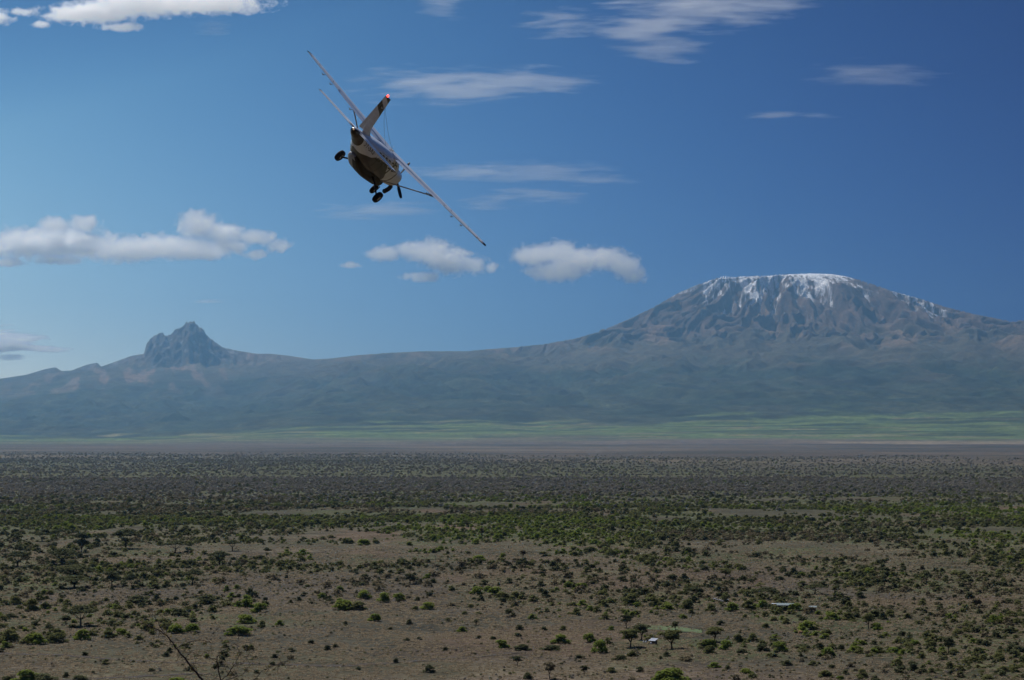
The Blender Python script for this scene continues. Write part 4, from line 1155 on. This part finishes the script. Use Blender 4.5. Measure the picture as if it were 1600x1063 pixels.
def build_scrub():
    small = []
    for k in 'ggoooddddbbbyyyy':
        small.append(make_bush_mesh(k, 3000 + len(small), 260, .10))
    kinds = np.array(list('ggoooddddbbb'))
    pts, scl, rot, pick = [], [], [], []
    rr = np.random.default_rng(11)
    for r0, r1, per in ((560, 1300, 24.), (1300, 2300, 34.), (2300, 4200, 80.), (4200, 13500, 620.)):
        area = .5 * R(33) * (r1**2 - r0**2)
        n = int(area / per)
        r = np.sqrt(rr.uniform(r0**2, r1**2, n)); a = R(1) * rr.uniform(-16.5, 16.5, n)
        x, y = r * np.sin(a), r * np.cos(a)
        z = plain_h(x, y)
        px, py = pix(np.stack([x, y, z], -1))
        d = density(px, py)
        cl = clumps(x, y)
        p = np.clip(d * 1.15 + (cl - .5) * 6.5 * (1 - .6 * sstep(2300, 4200, r)) * np.minimum(d + .15, 1), 0, 1)
        p = p * sstep(4200, -3600, y - scrub_edge(x, y) + (fbm(x / 700, y / 1500, 4, 305) - .5) * 5000)
        ok = rr.uniform(0, 1, n) < p * .95
        x, y, z, r, px, cl = x[ok], y[ok], z[ok], r[ok], px[ok], cl[ok]
        n = len(x)
        base = .9 + rr.gamma(1.4, .95, n)
        base = base * np.interp(r, [600, 1300, 2300, 4200, 12000], [1.0, 1.4, 1.8, 2.4, 3.4])
        base = np.minimum(base, np.interp(r, [600, 1300, 4200, 12000], [3.8, 7, 9, 14]))
        asp = rr.uniform(.42, .8, n)
        pts.append(np.stack([x, y, z - .04], -1)); scl.append(np.stack([base * 1.15, base, base * asp * 1.2], -1)); rot.append(rr.uniform(0, 6.28, n))
        # more green on the right and in the middle, darker scrub on the left and, for cloud shade, far away
        ty = fbm(x / 190, y / 190, 3, 311) + rr.normal(0, .12, n) + np.interp(px, [0, 500, 900, 1600], [-.10, -.02, .06, .06]) - .13 * sstep(1900, 3600, r)
        pk = np.where(ty > .68, rr.integers(0, 2, n), np.where(ty > .47, rr.integers(2, 5, n), np.where(ty > .34, rr.integers(5, 9, n), rr.integers(9, 12, n))))
        pk = np.where((rr.uniform(0, 1, n) < .8 * sstep(2000, 3400, r)), rr.integers(12, 16, n), pk)
        pick.append(pk)
    n = int(.5 * R(33) * (1500**2 - 560**2) / 9.)
    r = np.sqrt(rr.uniform(560**2, 1500**2, n)); a = R(1) * rr.uniform(-16.5, 16.5, n)
    x, y = r * np.sin(a), r * np.cos(a); z = plain_h(x, y); px, py = pix(np.stack([x, y, z], -1))
    ok = rr.uniform(0, 1, n) < (.10 + .75 * density(px, py) + (fbm(x / 22, y / 30, 4, 313) - .5) * 1.3) * sstep(1500, 1000, r)
    x, y, z = x[ok], y[ok], z[ok]; n = len(x); base = rr.uniform(.45, 1.25, n)
    pts.append(np.stack([x, y, z - .02], -1)); scl.append(np.stack([base * 1.3, base * 1.2, base * rr.uniform(.5, .9, n)], -1)); rot.append(rr.uniform(0, 6.28, n)); pick.append(rr.choice([2, 3, 4, 5, 7, 9, 10, 11, 12, 13, 14], n))
    pts = np.concatenate(pts)
    print('scrub', len(pts))
    scatter('scrub', pts, np.concatenate(scl), np.concatenate(rot), np.concatenate(pick), proto_coll('scrub_source', small), 'small thorn scrub covering the dry plain out to the foothills', len(small))
    # dry grass tufts on the near plain
    tuf = []
    for i in range(4):
        r = np.random.default_rng(4000 + i); n = 26
        a = r.uniform(0, 6.28, n); q = r.uniform(0, .35, n); l = r.uniform(.5, 1, n); t = r.uniform(0, 6.28, n)
        b = np.stack([q * np.cos(a), q * np.sin(a), np.zeros(n)], -1); w_ = np.stack([np.cos(t), np.sin(t), np.zeros(n)], -1) * .10
        tip = b * 2.8 + np.stack([np.zeros(n), np.zeros(n), l * .6], -1)
        V = np.stack([b - w_, b + w_, tip + w_ * .5, tip - w_ * .5], 1).reshape(-1, 3)
        tuf.append(mesh_np('grass_tuft', V, quads=np.arange(n * 4).reshape(n, 4), mats=[M_GRASS]))
    pts = []
    for r0, r1, per in ((560, 900, 3.), (900, 1700, 9.)):
        n = int(.5 * R(33) * (r1**2 - r0**2) / per)
        r = np.sqrt(rr.uniform(r0**2, r1**2, n)); a = R(1) * rr.uniform(-16.5, 16.5, n)
        x, y = r * np.sin(a), r * np.cos(a)
        ok = rr.uniform(0, 1, n) < sstep(1700, 900, r) * (.25 + .5 * sstep(.3, .7, fbm(x / 16, y / 16, 3, 401)))
        pts.append(np.stack([x[ok], y[ok], plain_h(x[ok], y[ok])], -1))
    pts = np.concatenate(pts); n = len(pts)
    s = rr.uniform(.5, 1.1, n) * np.interp(pts[:, 1], [600, 1500], [.95, 1.6])
    scatter('dry_grass', pts, np.stack([s * 1.3, s * 1.3, s * .8], -1), rr.uniform(0, 6.28, n), rr.integers(0, 4, n), proto_coll('tuft_source', tuf), 'dry reddish grass tufts on the near plain', 4)
    print('tufts', n)
build_scrub()
# ------------------------------------------------------------------ tracks, plot, buildings, goats
def draped(name, poly_l, poly_r, m, label, lift=.12, n=60, across=4):
    """a strip laid on the ground between two pixel polylines"""
    def resample(pl):
        pl = np.array(pl, float); d = np.r_[0, np.cumsum(np.hypot(*np.diff(pl, axis=0).T))]
        t = np.linspace(0, d[-1], n); return np.stack([np.interp(t, d, pl[:, 0]), np.interp(t, d, pl[:, 1])], -1)
    A, B = resample(poly_l), resample(poly_r)
    V = []
    for a, b in zip(A, B):
        p, q = np.array(on_ground(*a)), np.array(on_ground(*b))
        for k in range(across + 1):
            v = p + (q - p) * k / across
            V.append((v[0], v[1], float(plain_h(v[0], v[1])) + lift))
    i = np.arange(n * (across + 1)).reshape(n, across + 1)
    qd = np.stack([i[:-1, :-1], i[:-1, 1:], i[1:, 1:], i[1:, :-1]], -1).reshape(-1, 4)
    tag(link(name, mesh_np(name, V, quads=qd, mats=[m])), label, None, None, 'structure')
def track(pts, half):
    pts = np.array(pts, float)
    t = np.linspace(0, len(pts) - 1, 50); x = np.interp(t, range(len(pts)), pts[:, 0]); y = np.interp(t, range(len(pts)), pts[:, 1])
    y = y + (vnoise(x / 23, x * 0 + 3, 5) - .5) * 1.6
    w_ = half * (.7 + .6 * vnoise(x / 31, x * 0, 9))
    return np.stack([x, y - w_], -1), np.stack([x, y + w_], -1)
soil = noisy('dark_track_soil', (.026, .020, .016), (.045, .034, .026), .6, .95)
a, b = track([(-30, 1020), (90, 1024), (180, 1031), (270, 1036), (400, 1038), (470, 1040), (540, 1041), (640, 1034), (740, 1027), (822, 1019)], 1.3)
draped('dirt_track', a, b, soil, 'thin dark dirt track crossing the near grassland')
a, b = track([(60, 1066), (170, 1060), (250, 1056), (330, 1053)], 1.2)
draped('dirt_track', a, b, soil, 'short dark track in the lower left corner')
draped('grass_plot', [(998, 976), (1050, 979), (1098, 985)], [(1006, 983), (1050, 986), (1096, 990)], noisy('watered_grass', (.055, .090, .034), (.075, .115, .040), .35, .9), 'bright green plot of watered grass', .14, 40, 8)

def face_cam(px, py):
    x, y, z = on_ground(px, py)
    o = bpy.data.objects.new('tmp', None); scene.collection.objects.link(o)
    o.location = (x, y, z); o.rotation_euler = (0, 0, -math.atan2(x, y))
    return o
wallm = noisy('weathered_plank_wall', (.11, .085, .062), (.17, .13, .095), 2.0, .9)
tin_b = mat('pale_blue_roof_sheet', (.12, .16, .175), .6, .0, .5)
tin_w = mat('bright_tin_sheet', (.82, .83, .84), .25, .3, .7)
darkm = mat('dark_opening', (.02, .018, .016), .8)
def corrugated(bm, x0, x1, y0, y1, z0, z1, n=40, amp=.02, th=.03):
    """sloping sheet from (y0, z0) to (y1, z1), waves along x"""
    rows = [[], [], [], []]
    for i in range(n + 1):
        x = x0 + (x1 - x0) * i / n; w_ = amp * math.cos(i * math.pi)
        for k, (y, z, t) in enumerate(((y0, z0, th), (y1, z1, th), (y1, z1, 0), (y0, z0, 0))):
            rows[k].append(bm.verts.new((x, y, z + w_ + t)))
    for i in range(n):
        for k in range(4):
            bm.faces.new((rows[k][i], rows[k][i + 1], rows[(k + 1) % 4][i + 1], rows[(k + 1) % 4][i]))
    bm.faces.new([r[0] for r in rows]); bm.faces.new([r[-1] for r in rows][::-1])
    bmesh.ops.recalc_face_normals(bm, faces=bm.faces)
def house(name, label, px, py, L_, D, H, roof_m, rise, door=True, yaw=0.0):
    o = face_cam(px, py); o.name = name; o.rotation_euler[2] += yaw
    tag(o, label, 'building')
    bm = bmesh.new()
    for c, s in (((0, -D / 2, H / 2), (L_, .12, H)), ((0, D / 2, H / 2 + rise * .45), (L_, .12, H + rise * .9)), ((-L_ / 2 + .06, 0, H / 2), (.118, D - .12, H)), ((L_ / 2 - .06, 0, H / 2), (.118, D - .12, H))): box(bm, c, s)
    bm_obj('wall', bm, wallm, o)
    bm = bmesh.new(); corrugated(bm, -L_ / 2 - .35, L_ / 2 + .35, -D / 2 - .45, D / 2 + .35, H + .04, H + rise)
    bm_obj('roof', bm, roof_m, o)
    if door:
        bm = bmesh.new(); box(bm, (-L_ * .22, -D / 2 - .075, .95), (.9, .05, 1.9)); bm_obj('door', bm, darkm, o)
        for x in (.05, .3):
            bm = bmesh.new(); box(bm, (L_ * x, -D / 2 - .075, 1.35), (.8, .05, .7)); f = bm_obj('window', bm, darkm, o)
            bm = bmesh.new(); box(bm, (L_ * x, -D / 2 - .11, .97), (.95, .12, .06)); bm_obj('sill', bm, wallm, f)
    return o
h = house('long_house', 'long low house with a pale blue sheet roof behind green bushes', 1227, 953, 6.4, 3.6, 1.9, tin_b, .6)
bm = bmesh.new(); corrugated(bm, -5.4, -3.6, -2.2, -.6, 2.5, 2.6, 12)
bm_obj('porch_roof', bm, tin_w, h)
for x in (-5.3, -3.7):
    bm = bmesh.new(); tube(bm, [(x, -2.0, 0), (x, -2.0, 2.49)], .06, 6); bm_obj('porch_post', bm, wallm, h)
house('small_shed', 'small shed with a pale roof half hidden by bushes right of the long house', 1270, 954, 2.4, 2.2, 1.3, tin_b, .4, False)
house('tin_shed', 'tiny shed with a glinting tin roof under dark trees', 1021, 1006.5, 1.9, 1.7, 1.1, tin_w, .75, False, -.5)
for i, (px, py, lab) in enumerate(((1006, 1005.2, 'left one of the white drums beside the tin shed'), (1009.5, 1005.2, 'middle one of the white drums beside the tin shed'), (1017.5, 1007.2, 'white drum standing in front of the tin shed'))):
    o = face_cam(px, py); o.name = 'white_drum'; tag(o, lab, 'drum', 'white drums')
    bm = bmesh.new()
    prof = [(.0, .0), (.26, .0), (.27, .02), (.27, .25), (.285, .26), (.27, .28), (.27, .52), (.285, .53), (.27, .55), (.27, .72), (.24, .75), (0, .75)]
    rings = [[(r * math.cos(2 * math.pi * k / 14), r * math.sin(2 * math.pi * k / 14), z) for k in range(14)] for r, z in prof[1:-1]]
    loft(bm, rings); bm_obj('barrel', bm, mat('white_drum_paint', (.8, .8, .78), .4), o, True)
    bm = bmesh.new(); tube(bm, [(.12, 0, .75), (.12, 0, .80)], .05, 8); bm_obj('cap', bm, darkm, o)

def goat(px, py, col, label, yaw):
    o = face_cam(px, py); loc, rz = o.location.copy(), o.rotation_euler[2]
    bpy.data.objects.remove(o)
    vs = [((0, 0, .62), .17), ((.30, 0, .64), .16), ((.48, 0, .70), .12), ((.60, 0, .88), .075), ((.68, 0, 1.0), .075), ((.82, 0, .94), .04), ((-.32, 0, .64), .16), ((-.46, 0, .66), .07), ((-.55, 0, .72), .025)]
    ed = [(0, 1), (1, 2), (2, 3), (3, 4), (4, 5), (0, 6), (6, 7), (7, 8)]
    for s in (1, -1):
        for root_, x, hock in ((1, .34, -.02), (6, -.36, -.07)):
            i = len(vs); vs += [((x, .10 * s, .48), .075), ((x + hock, .11 * s, .26), .038), ((x + .01, .11 * s, .02), .032)]
            ed += [(root_, i), (i, i + 1), (i + 1, i + 2)]
        i = len(vs); vs.append(((.66, .11 * s, 1.02), .022)); ed.append((4, i))
    me = bpy.data.meshes.new('goat'); me.from_pydata([v for v, r in vs], ed, [])
    o = link('goat', me)
    m1 = o.modifiers.new('skin', 'SKIN')
    for k, (v, r) in enumerate(vs): me.skin_vertices[0].data[k].radius = (r, r)
    me.skin_vertices[0].data[0].use_root = True
    o.modifiers.new('sub', 'SUBSURF').levels = 1
    C.view_layer.update()
    m2 = bpy.data.meshes.new_from_object(o.evaluated_get(C.evaluated_depsgraph_get()))
    o.modifiers.clear(); o.data = m2; m2.materials.clear(); m2.materials.append(col)
    o.location = loc; o.rotation_euler = (0, 0, rz + yaw); o.scale = (1.25, 1.25, 1.25)
    tag(o, label, 'goat', 'goats under the tree')
gw, gb = noisy('white_goat_hair', (.70, .68, .64), (.80, .78, .74), 3, .9), noisy('brown_goat_hair', (.14, .07, .045), (.20, .11, .07), 3, .9)
for px, py, c, lab, yw in ((1116.5, 938.5, gw, 'white goat farthest left under the round tree', .2), (1120.5, 940, gw, 'white goat second from the left under the round tree', 2.9), (1124.5, 940.5, gw, 'white goat in the middle of the little herd', .4), (1128.5, 942, gw, 'white goat lowest in the little herd', 3.4),
        (1132.5, 940.5, gb, 'brown goat left of the rightmost white goat', .1), (1136.5, 940, gw, 'rightmost white goat of the little herd', 2.8), (1118.5, 941, gb, 'brown goat between the two left white goats', 3.0)):
    goat(px, py, c, lab, yw)
# reddish earth mound
x, y, z = on_ground(1251, 990)
r_ = np.random.default_rng(5); bm = bmesh.new()
bmesh.ops.create_icosphere(bm, subdivisions=4, radius=1.0)
for v in bm.verts:
    k = 1 + .35 * (float(vnoise(np.float64(v.co.x * 2.2 + 5), np.float64(v.co.y * 2.2 + v.co.z * 1.7), 3)) - .5)
    v.co = Vector((v.co.x * .95 * k, v.co.y * .8 * k, max(v.co.z, -.12) * 1.05 * k))
o = bm_obj('earth_mound', bm, noisy('orange_earth', (.26, .145, .075), (.36, .21, .11), 1.6, .95, .5), None, True); o.location = (x, y, z)
tag(o, 'orange earth mound among green bushes at the lower right', 'mound')

# ------------------------------------------------------------------ the bare thorn branch close to the camera
def thorn():
    Dn = 14.0
    r = np.random.default_rng(21)
    def P(px, py, dy=0.0):
        d = ray(px, py); t = (Dn + dy) / d[1]; return Vector(np.array(CAM) + d * t)
    K = Dn / F_PX
    base = P(352, 1075); gx, gy = base.x + .25, Dn
    gz = float(plain_h(gx, gy))
    root = bpy.data.objects.new('thorn_tree', None); scene.collection.objects.link(root); root.location = (gx, gy, gz)
    tag(root, 'bare thorn branch with a few yellow leaves poking up near the lower left', 'thorn tree')
    Z = Vector((gx, gy, gz))
    bark = noisy('grey_thorn_bark', (.050, .040, .034), (.085, .068, .056), 40, .9)
    lf = leaf_mat('yellow_green_leaflets', (.13, .12, .025), (.20, .15, .03), .4)
    stems = [
        ([(352, 1150, .3), (335, 1095, .2), (318, 1066, .1), (304, 1048, .05), (290, 1030, 0), (281, 1020, 0), (272, 1008, 0), (262, 995, -.05), (250, 985, -.1), (236, 979, -.15), (218, 973, -.2)], 3.2, .9),
        ([(262, 995, -.05), (250, 980, 0), (243, 966, .05), (237, 957, .1), (233, 948, .15)], 1.2, .5),
        ([(276, 1014, 0), (286, 1007, .05), (300, 1002, .1), (318, 1001, .2), (336, 1006, .3)], 1.3, .5),
        ([(360, 1150, .3), (350, 1090, .25), (345, 1063, .2), (341, 1042, .2), (339, 1026, .2), (348, 1016, .25), (362, 1009, .3), (376, 1004, .35)], 2.2, .5),
        ([(345, 1063, .2), (355, 1056, .15), (363, 1043, .1), (372, 1030, .1), (375, 1021, .1), (371, 1010, .15)], 1.4, .6),
        ([(345, 1066, .2), (362, 1060, .25), (380, 1053, .3), (391, 1040, .35), (397, 1034, .4)], 1.2, .4),
        ([(360, 1100, .3), (385, 1072, .35), (402, 1058, .4), (412, 1047, .4), (424, 1040, .45)], 1.4, .5),
        ([(318, 1066, .1), (308, 1050, .15), (303, 1038, .2), (301, 1028, .25)], 1.1, .4),
        ([(339, 1030, .2), (330, 1029, .15), (318, 1026, .1), (300, 1018, .1), (288, 1021, .05)], .9, .35),
        ([(412, 1047, .4), (428, 1040, .4), (444, 1034, .45), (462, 1031, .5)], .9, .3),
        ([(362, 1043, .1), (380, 1036, .1), (388, 1024, .15), (399, 1013, .2)], .8, .3)]
    tips = []
    for pts, r0, r1 in stems:
        p = [P(*q) - Z for q in pts]
        # refine with a little waviness
        q = []
        for i in range(len(p) - 1):
            for k in range(4):
                v = p[i].lerp(p[i + 1], k / 4)
                q.append(v + Vector(r.normal(0, .7 * K, 3)) * (1 if k else .3))
        q.append(p[-1])
        if pts[0][1] > 1080: q = [Vector((0, 0, -.1)), Vector((0, 0, .6)).lerp(q[0], .5)] + q
        rad = np.linspace(r0 * K, r1 * K, len(q)) * .62
        if pts[0][1] > 1080: rad[:2] = [.045, .03]
        bm = bmesh.new(); tube(bm, q, list(rad), 7)
        # thorns and short side twigs belong to the same branch
        lq = []
        for i in range(3, len(q) - 1):
            for _ in range(2):
                if r.uniform() < .8:
                    d = Vector(r.normal(size=3)).normalized()
                    ln = float(r.uniform(3, 9)) * K
                    tube(bm, [q[i], q[i] + d * ln], [rad[i] * .35, .25 * K], 4)
                    if r.uniform() < .35:
                        d2 = (d + Vector(r.normal(0, .5, 3))).normalized(); e = q[i] + d * ln + d2 * float(r.uniform(6, 14)) * K
                        tube(bm, [q[i] + d * ln * .9, e], [.45 * K, .22 * K], 4); lq.append(e)
                    lq.append(q[i] + d * ln)
        b = bm_obj('branch', bm, bark, root, True)
        n = 0; V = []
        for e in lq:
            if r.uniform() < .8:
                for _ in range(int(r.integers(1, 4))):
                    c = e + Vector(r.normal(0, 1.6 * K, 3)); t = Vector(r.normal(size=3)).normalized(); u = t.orthogonal().normalized(); s = float(r.uniform(.7, 1.5)) * K
                    V += [c - t * s, c - u * s * .5, c + t * s, c + u * s * .5]; n += 1
        if n: link('leaflets', mesh_np('leaflets', [v[:] for v in V], quads=np.arange(4 * n).reshape(n, 4), mats=[lf]), b)
thorn()
#NEXT
